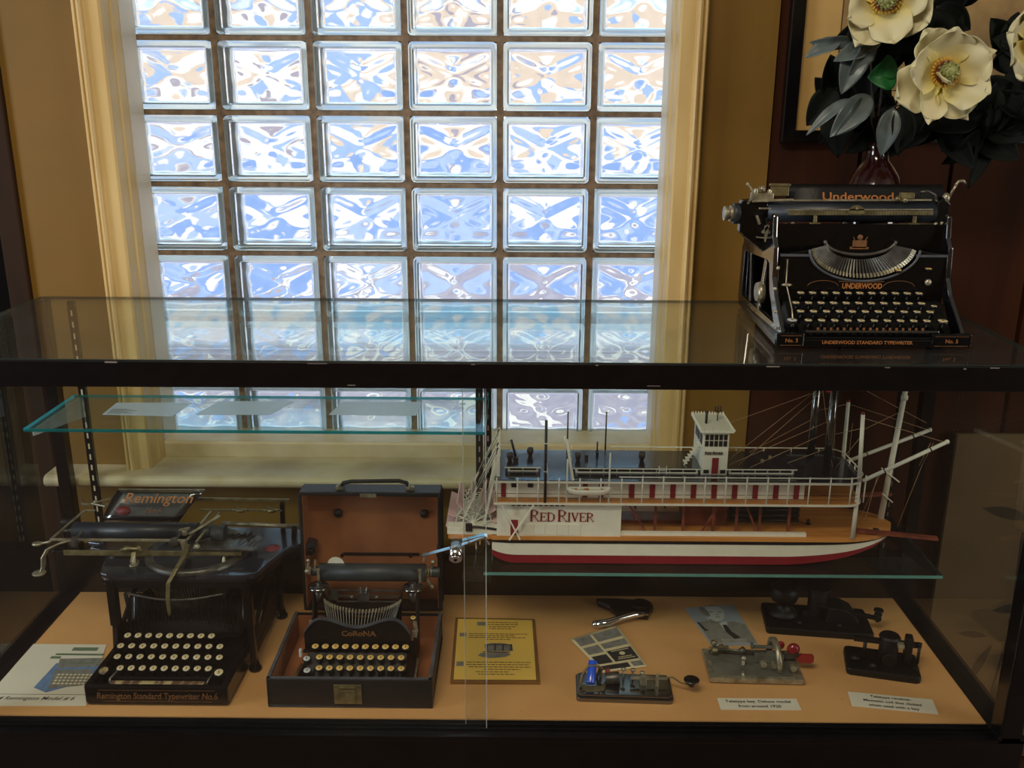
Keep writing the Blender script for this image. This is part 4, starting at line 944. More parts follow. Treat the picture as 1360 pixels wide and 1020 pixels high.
b=BM(); b.bar((.092,1.640,.960),(.098,1.629,.925),.004,.003); b.bar((.098,1.63,.925),(.105,1.628,.884),.005,.003); b.bar((.088,1.66,.958),(.096,1.63,.938),.003,.003); b.fin('davit_arm','bw')
# lifeboat hung over the side
b=BM()
def lb(u,v):
    x=.094+.080*u; w_=.0085*math.sqrt(max(0,1-(2*u-1)**4)); a=PI*v
    return (x,1.617-w_*cos(a),.872-.013*sin(a)*(1-.5*(2*u-1)**4)+.003*(2*u-1)**4)
b.grid(lb,16,8); b.fin('lifeboat','bw',solid=.0012)
b=BM(); b.box(.126,.134,1.609,1.625,.868,.870); b.box(.108,.112,1.611,1.623,.868,.870); b.box(.156,.160,1.611,1.623,.868,.870); b.fin('lifeboat_thwarts','boak')
# pilothouse
b=BM(); b.box(.347,.395,1.662,1.752,.883,.968); b.fin('pilothouse','bw',bevel=.0006)
b=BM(); b.box(.366,.378,1.6606,1.662,.885,.917); b.fin('pilothouse_door','bred')
b=BM(); b.box(.351,.361,1.6606,1.662,.886,.893); b.box(.382,.392,1.6606,1.662,.886,.893)
for r in range(2):
    for c in range(5): b.box(.3505+.0086*c,.3570+.0086*c,1.6606,1.662,.940+.0125*r,.9505+.0125*r)
b.box(.3456,.347,1.672,1.69,.94,.958); b.box(.3456,.347,1.70,1.735,.94,.958)
b.fin('pilothouse_windows','bblk')
b=BM(); b.box(.340,.402,1.655,1.760,.968,.9715); b.fin('pilothouse_roof','bw',bevel=.0006)
b=BM()
for i in range(12):
    x=.342+.0053*i
    for y in(1.6555,1.7595): b.prism([(x,.9715),(x+.004,.9715),(x+.002,.9765)],y-.0006,y+.0006,'y')
for i in range(16):
    y=1.658+.0064*i; b.prism([(y,.9715),(y+.004,.9715),(y+.002,.9765)],.3402,.3412,'x'); b.prism([(y,.9715),(y+.004,.9715),(y+.002,.9765)],.4008,.4018,'x')
b.fin('roof_cresting','bw')
serif('pilothouse_lettering','RED RIVER',.3515,.9235,.0050,1.6606,.0004,'bblk',.2,.12,1.2)
b=BM(); b.cyl((.358,1.70,.972),(.358,1.70,.996),.0024,.0024,8); b.fin('pilothouse_pipe','bblk')
b=BM(); b.cyl((.382,1.715,.972),(.382,1.715,.998),.0010,.0010,6); b.box(.377,.387,1.7145,1.7155,.990,.991)
for x in(.377,.382,.387): b.cyl((x,1.715,.990),(x,1.715,1.001),.0012,.0012,6)
b.fin('whistle','bblk')
b=BM(); 
for i in range(7): b.box(.318+.004*i,.324+.004*i,1.68,1.70,.897+.006*i,.8985+.006*i)
b.bar((.316,1.68,.893),(.344,1.68,.938),.001,.002); b.fin('pilothouse_stair','bw')
b=BM(); b.ball((.400,1.69,.905),.004,8,(1,1,1.3)); b.fin('side_lamp','bblk')
# smokestacks and rigging
for x,y in((.585,1.675),(.578,1.752)):
    b=BM(); b.cyl((x,y,.883),(x,y,1.066),.0075,.0075,18); b.fin('smokestack','brf')
for x,y,s in ((.47,1.70,1),(.49,1.72,1)):
    b=BM(); b.lathe([(.0001,0),(.007,0),(.006,.006),(.003,.009),(.004,.016),(.0001,.018)],(x,y,.883),(0,0,1),10); b.fin('roof_bell','bronze')
for p,q in (((.395,1.69,.895),(.573,1.70,1.05)),((.42,1.68,.895),(.585,1.70,1.05)),((.36,1.76,.93),(.578,1.752,1.02)),((.40,1.67,.90),(.577,1.675,.985)),((.43,1.67,.89),(.577,1.68,.96)),((.578,1.752,.98),(.648,1.77,.99)),((.592,1.675,.96),(.63,1.64,.985)),((.60,1.68,.885),(.63,1.64,.97)),((.59,1.68,1.05),(.62,1.74,.885)),((.44,1.75,.885),(.585,1.752,.97)),((.50,1.70,.885),(.577,1.675,.93)),((.628,1.641,1.005),(.788,1.64,.958)),((.647,1.77,.99),(.813,1.77,.936)),((.60,1.75,1.06),(.80,1.76,.955)),((.738,1.73,.99),(.64,1.66,.975)),((.770,1.655,.952),(.757,1.66,.905)),((.757,1.66,.905),(.735,1.68,.77)),((.765,1.655,.952),(.752,1.66,.905)),((.70,1.70,.88),(.67,1.70,.78)),((.67,1.64,.90),(.655,1.64,.80)),((.66,1.77,.95),(.66,1.77,.85)),((.58,1.75,1.06),(.605,1.70,.885))):
    b=BM(); b.cyl(p,q,.0005,.0005,5); b.fin('rigging_line','cord')
M_['flag']=mat('red_pennant',(190,40,44),.7)
b=BM(); b.prism([(.578,1.035),(.590,1.033),(.590,1.050),(.578,1.048)],1.7,1.701,'y'); b.fin('pennant','flag')
# white masts, booms, jackstaff, landing stages at the bow
for p,q,r in (((.636,1.640,.765),(.636,1.640,.88),.0042),((.636,1.640,.88),(.6285,1.640,1.012),.0040),((.650,1.77,.84),(.647,1.77,.994),.0040)):
    b=BM(); b.cyl(p,q,r,r*.9,12); b.fin('spar_mast','bw')
for x,y,z in ((.6285,1.640,1.012),(.647,1.77,.994)):
    b=BM(); b.cyl((x,y,z),(x,y,z+.004),.0036,.0032,12); b.fin('mast_cap','bred')
for p,q in (((.643,1.640,.882),(.788,1.640,.960)),((.655,1.77,.868),(.813,1.77,.937))):
    b=BM(); b.cyl(p,q,.0036,.0036,12); bo=b.fin('boom','bw')
    b=BM(); P_,Q=V(p),V(q)
    for t in(.25,.80): b.cyl(P_.lerp(Q,t),P_.lerp(Q,t+.012),.0041,.0041,12)
    b.fin('boom_band','bblk',bo) if False else b.fin('boom_band','bblk')
    b=BM(); b.ball(q,.0045,10); b.fin('boom_tip','bw')
b=BM(); b.cyl((.722,1.73,.765),(.738,1.73,1.030),.0058,.0048,14); b.fin('jackstaff','bw')
b=BM(); b.bar((.708,1.722,.875),(.746,1.722,.846),.0022,.0022); b.bar((.716,1.722,.822),(.738,1.722,.803),.0022,.0022); b.cyl((.738,1.73,1.012),(.738,1.73,1.020),.0065,.0065,12); b.fin('jackstaff_cleats','bw')
b=BM(); b.bar((.650,1.660,.772),(.800,1.648,.762),.012,.005); b.fin('landing_stage','bmah')
b=BM(); b.bar((.62,1.775,.79),(.76,1.785,.795),.012,.005); b.fin('landing_stage','bmah')
b=BM(); b.lathe([(.0001,0),(.006,0),(.004,.003),(.006,.006),(.0001,.007)],(.69,1.668,.765),(0,0,1),10); b.fin('capstan','bblk')
# paddlewheel
wh=BM(); cx,cz,R=-.081,.779,.047
for y in(1.668,1.690,1.712,1.734,1.756):
    for k in range(12):
        a=2*PI*k/12+.1; wh.bar((cx,y,cz),(cx+R*cos(a),y,cz+R*sin(a)),.0018,.0022)
    for rr_ in(.020,.034):
        wh.tube([(cx+rr_*cos(2*PI*k/24),y,cz+rr_*sin(2*PI*k/24)) for k in range(25)],.0011,5)
wh.cyl((cx,1.655,cz),(cx,1.768,cz),.004,.004,10); wh.fin('paddlewheel','bw')
for k in range(12):
    a=2*PI*k/12+.1; b=BM(); c_,s_=cos(a),sin(a); r1,r2=R-.010,R+.006
    t_=.0012
    b.add([(cx+r*c_-e*s_*t_,y,cz+r*s_+e*c_*t_) for r in(r1,r2) for y in(1.660,1.764) for e in(-1,1)],[(0,1,3,2),(4,6,7,5),(0,4,5,1),(2,3,7,6),(0,2,6,4),(1,5,7,3)])
    b.fin('paddle','bpink')
b=BM()
for y in(1.648,1.675,1.75): 
    b.bar((-.033,y,.942),(-.074,y,.850),.004,.003); b.bar((-.036,y,.930),(-.098,y,.800),.004,.003); b.bar((-.036,y,.905),(-.060,y,.785),.0035,.003)
    b.bar((-.034,y,.94),(-.034,y,.88),.006,.004)
b.fin('wheel_support_struts','bw')

# ================================================================ TELEGRAPH INSTRUMENTS
# --- practice key with blue cell
vk=thing('blue_battery_buzzer','small black based telegraph buzzer with bright blue cylinder and flat black finger key','telegraph key',(.203,1.535,.5),-.04)
def slab(w_,d_,r): return rr(w_,d_,r)
m=MB(); m.prism(slab(.178,.078,.008),0,.009,'z'); m.prism(slab(.170,.070,.007),.009,.014,'z'); m.build('base','blk_top',vk,bevel=.0012)
M_['blue']=mat('blue_cell_wrap',(36,86,216),.25,coat=.5)
m=MB(); m.cyl((-.063,-.020,.026),(-.058,.014,.052),.0085,.0085,20); m.build('blue_cell','blue',vk,bevel=.0015)
m=MB(); m.tube([(-.05,.02,.014),(-.044,.012,.04),(-.05,.0,.052),(-.066,.002,.05),(-.078,-.006,.035),(-.080,-.014,.016)],.0026,8); m.ribbon([(-.078,-.018,.016),(-.06,-.018,.014),(-.04,-.018,.016),(-.036,-.018,.026)],.016,.0015,(0,1,0)); m.build('cell_bracket','bronze',vk)
m=MB(); m.cyl((-.034,.004,.022),(-.008,.004,.026),.011,.011,18); m.build('coil','steel',vk,bevel=.001)
m=MB(); m.cyl((-.034,.012,.032),(-.026,.012,.034),.006,.006,12); m.build('red_terminal','red',vk)
for x,y,h in((.0,.016,.034),(.018,.020,.03),(.035,.018,.026),(-.042,.02,.03)):
    m=MB(); m.cyl((x,y,.014),(x,y,h),.0022,.0022,8); m.lathe([(.0001,0),(.0045,0),(.0045,.004),(.0001,.005)],(x,y,h),(0,0,1),12); m.build('binding_post','nickel',vk)
m=MB(); m.prism([(.012,.003),(.030,.006),(.036,.013),(.042,.006),(.080,.005),(.080,-.001),(.042,-.003),(.036,-.012),(.030,-.003),(.012,-.002)],.026,.030,'z'); m.build('cross_lever','nickel',vk,bevel=.0008)
m=MB(); m.box(.030,.042,-.003,.008,.014,.026); m.box(.058,.064,-.006,.010,.014,.026); m.cyl((.062,.002,.028),(.062,.002,.037),.003,.003,8); m.build('lever_pivot','nickel',vk,bevel=.0008)
m=MB(); m.tube([(.078,.002,.030),(.090,.002,.031),(.105,-.002,.022),(.124,-.004,.020)],.0016,8); m.build('lever_wire','bronze',vk)
m=MB(); m.cyl((.124,-.004,.018),(.124,-.004,.028),.0055,.0045,14); m.lathe([(.0001,0),(.012,0),(.0145,.002),(.0145,.0035),(.011,.005),(.0001,.005)],(.124,-.004,.028),(0,0,1),24); m.build('finger_knob','blk',vk)
# --- semi-automatic key
bk=thing('chrome_telegraph_key','nickel plated telegraph key with red knob and paddle, behind the two-line caption card','telegraph key',(.458,1.606,.5),-.03)
M_['plate']=mat('dulled_chrome_plate',(150,150,136),.22,.55,scale=18,c2=(110,110,100))
m=MB(); m.prism([(-.089,-.050),(.089,-.050),(.089,.050),(-.089,.050)],.003,.014,'z'); m.build('base','nickel',bk,bevel=.0015)
m=MB(); m.box(-.078,.070,-.042,.042,.0141,.0152); m.build('base_inlay','plate',bk,bevel=.0004)
for x in(-.075,.075):
    for y in(-.038,.038):
        m=MB(); m.cyl((x,y,0),(x,y,.003),.006,.006,10); m.build('foot','rubber',bk)
m=MB(); m.bar((-.070,.030,.015),(-.070,.010,.036),.010,.006); m.ball((-.070,.028,.040),.0065); m.bar((-.078,.03,.026),(-.050,.028,.030),.006,.006); m.cyl((-.055,.028,.024),(-.055,.028,.036),.005,.005,10); m.cyl((-.045,.028,.024),(-.045,.028,.034),.0045,.0045,10); m.build('damper_post','bronze',bk,bevel=.001)
m=MB(); m.cyl((-.065,.022,.030),(.030,.018,.030),.0022,.0022,8); m.cyl((-.020,.02,.026),(-.012,.02,.034),.006,.006,12); m.build('vibrating_arm','steel',bk)
m=MB(); m.cyl((-.020,-.012,.014),(-.020,-.012,.030),.004,.003,10); m.ball((-.020,-.012,.033),.0055); m.tube([(-.020,-.012,.016),(-.024,-.03,.018),(-.026,-.045,.016)],.0026,8); m.build('terminal_post','nickel',bk)
m=MB(); m.box(.005,.060,.0,.010,.016,.034); m.box(.0,.046,.020,.026,.034,.040); m.box(.0,.006,.018,.028,.034,.044); m.box(.01,.06,.02,.028,.016,.028); m.build('frame_block','plate',bk,bevel=.0015)
m=MB(); m.tube([(.046,-.030,.015),(.045,-.028,.035),(.043,-.010,.058),(.041,.010,.062),(.040,.030,.050),(.040,.038,.020)],.0058,10); m.build('arched_bridge','nickel',bk)
for x,y in((.018,-.010),(.036,-.012),(.072,-.02)):
    m=MB(); m.cyl((x,y,.024),(x,y-.012,.024),.0062,.0062,14); m.build('adjusting_screw','nickel',bk,bevel=.001)
M_['redk']=mat('dark_red_knob',(140,22,34),.2,coat=.6)
m=MB(); m.ball((.080,.012,.040),.0128,18,(1,.7,1)); m.build('red_knob','redk',bk)
m=MB(); m.prism([(.082,.028),(.088,.022),(.110,.020),(.116,.024),(.116,.036),(.112,.040),(.092,.040)],-.006,-.001,'y'); m.ball((.058,.026,.040),.009,12,(1,.5,1)); m.build('red_paddle','redk',bk,bevel=.0012)
m=MB(); m.bar((.05,.004,.030),(.095,.004,.032),.003,.008); m.build('paddle_lever','steel',bk)
# --- big black sounder at the back
sd=thing('large_black_telegraph_sounder','largest black iron telegraph instrument with round coil, at the back beneath the model boat','telegraph instrument',(.632,1.775,.5),-.12)
m=MB(); m.prism(slab(.215,.105,.008),0,.016,'z'); m.build('base','blk_matte',sd,bevel=.003)
m=MB(); m.lathe([(.0001,.016),(.030,.016),(.030,.024),(.020,.030),(.013,.038),(.013,.046),(.026,.052),(.030,.064),(.030,.078),(.022,.086),(.0001,.088)],(-.068,.005,0),(0,0,1),24); m.build('bell_coil','blk_matte',sd)
m=MB(); m.cyl((.002,.012,.016),(.002,.012,.078),.020,.020,20); m.cyl((.002,.012,.078),(.002,.012,.084),.026,.026,20); m.box(-.03,.03,.0,.024,.016,.030); m.build('magnet_coil','blk_matte',sd,bevel=.0015)
m=MB(); m.prism([(.015,.016),(.07,.016),(.085,.020),(.070,.040),(.05,.050),(.02,.052)],-.020,.030,'y'); m.build('lever_housing','blk_matte',sd,bevel=.003)
m=MB(); m.bar((.0,-.008,.050),(.125,-.020,.034),.010,.007); m.cyl((.118,-.020,.028),(.118,-.020,.052),.0045,.004,10); m.lathe([(.0001,0),(.010,0),(.010,.004),(.0001,.005)],(.118,-.020,.052),(0,0,1),14); m.cyl((.118,-.02,.042),(.118,-.02,.046),.008,.008,12); m.build('key_lever','blk_matte',sd,bevel=.001)
for x in(-.04,.04):
    m=MB(); m.cyl((x,-.035,.016),(x,-.035,.026),.005,.005,10); m.build('terminal_post','blk_matte',sd)
# --- small sounder front right
ss=thing('small_black_telegraph_sounder','smaller black iron telegraph receiver with upright coil, behind the three-line card','telegraph instrument',(.712,1.617,.5),-.24)
m=MB(); m.prism(slab(.135,.085,.010),0,.016,'z'); m.build('base','blk_matte',ss,bevel=.004)
m=MB(); m.cyl((.010,.005,.016),(.010,.005,.066),.018,.018,20); m.cyl((.010,.005,.066),(.010,.005,.072),.021,.017,20); m.cyl((.010,-.022,.03),(.010,.03,.03),.014,.014,14); m.build('magnet_coil','blk_matte',ss,bevel=.0015)
m=MB(); m.box(.038,.052,-.006,.016,.016,.074); m.box(.052,.064,-.018,.02,.012,.022); m.build('anvil_post','blk_matte',ss,bevel=.003)
m=MB(); m.bar((-.055,.006,.054),(.068,.006,.056),.012,.008); m.build('sounder_lever','blk_matte',ss,bevel=.001)
m=MB(); m.cyl((-.033,.004,.016),(-.033,.004,.052),.0035,.0035,10); m.cyl((.064,.0,.02),(.064,.0,.058),.003,.003,10); m.cyl((.064,.0,.058),(.064,.0,.064),.004,.004,10); m.build('stop_rod','blk_matte',ss)
m=MB(); m.lathe([(.0001,0),(.0085,0),(.0085,.008),(.0001,.010)],(-.05,-.01,.016),(0,0,1),14); m.lathe([(.0001,0),(.0065,0),(.0065,.008),(.0001,.010)],(-.02,-.03,.016),(0,0,1),14); m.build('terminal_nut','blk_matte',ss)
m=MB(); m.box(.022,.034,-.020,-.006,.058,.066); m.build('bright_contact','nickel',ss,bevel=.001)
# --- black and chrome hand piece
hp=thing('black_handpiece','black hand piece with bent chrome handle lying near the back of the deck','hand piece',(.235,1.80,.5))
m=MB(); m.prism([(-.060,.052),(-.020,.052),(.020,.048),(.052,.044),(.056,.01),(.045,-.02),(.010,-.008),(-.018,-.012),(-.034,.016),(-.056,.036)],.002,.016,'z'); m.lathe([(.0001,0),(.026,0),(.028,.006),(.026,.016),(.016,.019),(.0001,.019)],(.035,.025,0),(0,0,1),24); m.build('black_body','blk',hp,bevel=.004)
m=MB(); m.tube([(.044,-.012,.014),(.015,-.022,.018),(-.015,-.034,.016),(-.040,-.045,.012),(-.066,-.050,.010)],.008,12,rs=[.006,.007,.006,.0085,.0085]); m.ball((-.068,-.050,.010),.0085); m.build('chrome_handle','chrome',hp)

# ================================================================ PRINTS AND CARDS ON THE DECK
ZD=.5003
def flat_text(name,s,size,parent,x,y,z,ang=0,m_='ink',bold=.0001,sx=1,shear=0): return text(name,s,size,m_,parent,(x,y,z),(0,0,ang),ex=.00005,bold=bold,sx=sx,shear=shear)
def dz(m,x0,x1,y0,y1,z=.0008,mi=0): m.box(x0,x1,y0,y1,z,z+.0001,mi)
# typewriter print sheet
ts=thing('typewriter_print','white sheet with a picture of an old typewriter, lying in the left front corner','print',(-.862,1.573,ZD))
m=MB(); m.prism([(-.108,.102),(.040,.102),(.085,-.098),(-.106,-.102)],0,.0006,'z'); m.build('sheet','paper',ts)
m=MB(); m.prism([(-.030,.035),(.060,.040),(.070,-.015),(-.005,-.060),(-.035,-.045)],.0008,.0009,'z'); m.build('printed_shadow','inkb',ts)
m=MB(); m.prism([(-.030,.050),(.055,.054),(.058,.026),(-.020,.018)],.0010,.0011,'z'); m.prism([(-.020,.012),(.050,.016),(.065,-.035),(-.008,-.048)],.0010,.0011,'z'); m.build('printed_body','inkg',ts)
m=MB()
for a in ((-.045,.062,.050,.068),(-.020,.078,.030,.090),(-.050,.050,-.030,.058),(-.010,.034,.045,.038)): dz(m,a[0],a[2],a[1],a[3],.0012)
m.build('printed_carriage','inkgr',ts)
m=MB()
for r in range(4):
    for c in range(9): x=-.010+.0078*c+.0015*r; y=-.006-.0095*r; dz(m,x,x+.005,y,y+.005,.0012)
m.build('printed_keys','key',ts)
m=MB(); dz(m,-.106,.080,-.0665,-.0655); m.build('printed_rule','ink',ts)
flat_text('printed_caption','1894 Remington Model # 6',.0145,ts,-.025,-.078,.0008,shear=.25)
# yellow plaque
yp=thing('yellow_document_plaque','yellow printed document with small typewriter engraving, brown edged, right of the carrying case','document',(-.0395,1.666,ZD))
m=MB(); m.prism([(-.087,.115),(.081,.112),(.087,-.115),(-.082,-.116)],0,.006,'z'); m.build('plaque_edge','brownedge',yp,bevel=.001)
m=MB(); m.prism([(-.081,.108),(.075,.105),(.080,-.108),(-.076,-.109)],.0061,.0067,'z'); m.build('document_sheet','papery',yp)
m=MB(); random.seed(3)
for (y,x0,x1) in ((.094,-.018,.045),(.086,-.018,.045),(.078,-.015,.04),(.070,-.015,.032),(.050,-.055,.066),(.043,-.055,.04),(.036,-.055,.060),(.029,-.02,.03),(-.052,-.055,.070),(-.060,-.055,.068),(-.068,-.05,.07),(-.076,-.02,.05),(-.084,-.035,.03),(-.092,-.03,.04)):
    x=x0
    while x<x1:
        l=random.uniform(.004,.011); dz(m,x,min(x+l,x1),y-.0011,y+.0011,.0068); x+=l+.0016
m.build('printed_text_lines','ink',yp)
m=MB(); dz(m,-.040,-.022,.082,.096,.0068); dz(m,-.074,-.060,.040,.053,.0068); dz(m,-.074,-.060,-.066,-.050,.0068); m.build('printed_initials','inkg',yp)
m=MB(); m.prism([(-.034,-.030),(-.028,-.020),(.020,-.016),(.032,-.024),(.020,-.034),(-.010,-.038)],.0068,.0069,'z'); m.prism([(-.018,-.014),(-.022,.010),(-.008,.016),(.018,.016),(.034,.008),(.036,-.012)],.0068,.0069,'z'); m.build('printed_engraving','inkg',yp)
m=MB()
for x in(-.018,-.002,.014,.03): m.box(x,x+.003,-.012,.012,.0070,.0071)
m.box(-.02,.034,.008,.011,.0070,.0071); m.box(-.024,.03,-.018,-.015,.0070,.0071); m.build('engraving_lines','ink',yp)
# folded flyer
fl=thing('newsprint_flyer','cream printed flyer with boxed grey pictures lying slanted behind the blue cylinder buzzer','flyer',(.187,1.667,ZD))
Q=[(-.075,.040),(.026,.090),(.071,-.055),(-.018,-.075)]
def fq(u,v): 
    a,b_,c,d=[V(p) for p in Q]; return a.lerp(b_,u).lerp(d.lerp(c,u),v)
m=MB(); m.grid(lambda u,v:(*fq(u,v),.0015+.0035*u*(1-v)),10,10); m.build('sheet','paperb',fl,solid=.0004)
def cell(u0,u1,v0,v1,m_,nm):
    m=MB(); m.grid(lambda u,v:(*fq(u0+(u1-u0)*u,v0+(v1-v0)*v),.0019+.0035*(u0+(u1-u0)*u)*(1-(v0+(v1-v0)*v))),3,3,sm=False); m.build(nm,m_,fl)
cell(.06,.38,.04,.26,'inkg','printed_picture'); cell(.43,.95,.05,.26,'inkg','printed_picture'); cell(.43,.95,.32,.46,'inkg','printed_picture'); cell(.43,.95,.52,.80,'ink','printed_picture'); cell(.06,.38,.32,.52,'inkg','printed_picture'); cell(.06,.38,.58,.80,'ink','printed_picture'); cell(.06,.66,.85,.96,'ink','printed_banner'); cell(.72,.95,.85,.96,'inkg','printed_picture')
m=MB()
for (u0,u1,v) in((.5,.88,.56),(.55,.85,.72),(.52,.9,.76)):
    a=fq(u0,v); b_=fq(u1,v); m.bar((a.x,a.y,.0030+.0035*.7*(1-v)),(b_.x,b_.y,.0030+.0035*.7*(1-v)),.002,.0002)
a=fq(.69,.64); m.cyl((a.x,a.y,.0036),(a.x,a.y,.0038),.006,.006,12); m.build('printed_white_title','paperb',fl)
# portrait print
pp=thing('portrait_print','grey portrait print of a man in suit and tie, behind the nickel plated key','photograph',(.433,1.771,ZD))
M_['phg']=mat('photo_grey',(150,156,160),.6,var=.12,scale=20); M_['phl']=mat('photo_light_grey',(186,186,180),.6,var=.06,scale=30); M_['phd']=mat('photo_suit_grey',(128,126,116),.6,var=.2,scale=60)
m=MB(); m.prism([(-.066,.066),(.043,.082),(.060,-.078),(-.036,-.084)],0,.0006,'z'); m.build('sheet','phg',pp)
m=MB(); m.prism([(-.048,.004),(-.030,.014),(.0,.004),(.028,.012),(.050,.0),(.058,-.070),(-.034,-.074)],.0007,.0008,'z'); m.build('printed_suit','phd',pp)
def ell(cx,cy_,a,b_,th=0,n=20): return [(cx+a*cos(t)*cos(th)-b_*sin(t)*sin(th),cy_+a*cos(t)*sin(th)+b_*sin(t)*cos(th)) for t in [2*PI*i/n for i in range(n)]]
m=MB(); m.prism(ell(-.006,.044,.022,.034,-.1),.0009,.0010,'z'); m.prism([(-.004,.006),(.014,.010),(.010,-.02),(.004,-.03)],.0009,.0010,'z'); m.build('printed_face','phl',pp)
m=MB(); m.prism(ell(-.026,.050,.008,.022,.25),.0011,.0012,'z'); m.prism([(-.024,.074),(-.004,.080),(.012,.077),(.004,.073),(-.014,.071)],.0011,.0012,'z'); m.prism([(-.020,.020),(-.010,.010),(.004,.008),(-.002,.004),(-.024,.008)],.0011,.0012,'z'); m.build('printed_hair','phd',pp)
m=MB(); m.prism([(.002,-.004),(.010,-.002),(.016,-.030),(.030,-.052),(.016,-.058),(.004,-.030)],.0011,.0012,'z')
for a in ((-.016,-.008,.048,.0500),(.003,.011,.048,.0500),(-.006,.004,.027,.0285),(-.003,.002,.036,.0380)): m.box(a[0],a[1],a[2],a[3],.0011,.0012)
m.prism([(-.050,.006),(-.046,.008),(-.036,-.020),(-.030,-.024),(-.038,-.028),(-.044,-.016)],.0011,.0012,'z'); m.build('printed_dark_details','ink',pp)
m=MB()
for i in range(3): m.box(-.012,.040,-.072+.006*i,-.0708+.006*i,.0012,.0013)
m.build('printed_lines','phl',pp)
# caption cards
def card(name,label,loc,rz,w_,d_,lines,size,skew=0):
    t=thing(name,label,'caption card',loc,rz)
    m=MB(); m.prism([(-w_/2-skew,d_/2),(w_/2-skew,d_/2),(w_/2+skew,-d_/2),(-w_/2+skew,-d_/2)],0,.0008,'z'); m.build('card','paper',t)
    n=len(lines)
    for i,s_ in enumerate(lines): flat_text('caption_line',s_,size,t,0,((n-1)/2-i)*size*1.35,.001,bold=.0002)
card('caption_card','white caption card with two lines of text in front of the nickel plated key',(.446,1.4965,ZD),0,.146,.034,['Teletype key. Deluxe model','from around 1920'],.0105,0)
card('caption_card','white caption card with three lines of text, slanted, at the right front corner',(.692,1.504,ZD),-.15,.150,.044,['Teletype receiver.','Magnetic coil that clicked','when used with a key'],.0100,0)

# ================================================================ VASE AND MAGNOLIAS
vs=thing('flower_vase','dark oxblood glazed vase standing behind the black typewriter on the top glass','vase',(.660,1.80,1.1722))
M_['vase']=mat('oxblood_glaze',(36,10,12),.12,var=.3,scale=6,coat=.8)
m=MB(); m.lathe([(.0001,0),(.042,0),(.046,.004),(.040,.012),(.046,.06),(.058,.13),(.060,.18),(.054,.222),(.043,.252),(.030,.270),(.021,.280),(.019,.300),(.024,.312),(.021,.312),(.016,.300),(.014,.26),(.0001,.25)],n=40); m.build('vase_body','vase',vs)
M_['petal']=mat('magnolia_petal',(210,202,162),.5,var=.05,scale=8,spec=.3)
# petal colour deepens to yellow near its base: the mesh's own generated coordinate
def petal_mat():
    m=M_['petal']; nt=m.node_tree; N=nt.nodes; L=nt.links; b=N['Principled BSDF']
    old=b.inputs['Base Color'].links[0].from_socket
    uv=N.new('ShaderNodeTexCoord'); sp_=N.new('ShaderNodeSeparateXYZ'); L.new(uv.outputs['Generated'],sp_.inputs[0])
    r=N.new('ShaderNodeMapRange'); r.inputs[1].default_value=.05; r.inputs[2].default_value=.62; L.new(sp_.outputs[0],r.inputs[0])
    mx=N.new('ShaderNodeMix'); mx.data_type='RGBA'; mx.inputs[6].default_value=(*lin((222,200,66)),1); L.new(old,mx.inputs[7]); L.new(r.outputs[0],mx.inputs[0]); L.new(mx.outputs[2],b.inputs['Base Color'])
    b.inputs['Subsurface Weight'].default_value=.0
petal_mat()
def petal_mesh(L0,W0,cup,seed,curl=.3):
    rnd=random.Random(seed); ph=rnd.random()*6; ph2=rnd.random()*6
    def F(u,v):
        u=sin(PI/2*u)**.92; s=2*v-1
        w_=W0*(.16+.84*sin(PI*.5*min(1,u/.60))**1.3)*math.sqrt(max(0,1-max(0,(u-.62)/.38)**2.8))
        w_=max(w_,.0015)
        rip=.16*sin(6*s+ph)*u**3+.12*sin(15*u+ph2)*abs(s)**3
        x=L0*(u-.10*(s*s)*u+ .03*sin(5*s+ph)*u**4); y=w_*s*(1+.05*sin(9*u+ph2))
        z=cup*L0*(.9*u*u-.25*u)+curl*W0*(s*s)*(1-.7*u)+W0*rip-curl*.5*L0*max(0,u-.75)**2*4
        return (x,y,z)
    m=MB(); m.grid(F,16,12); return m
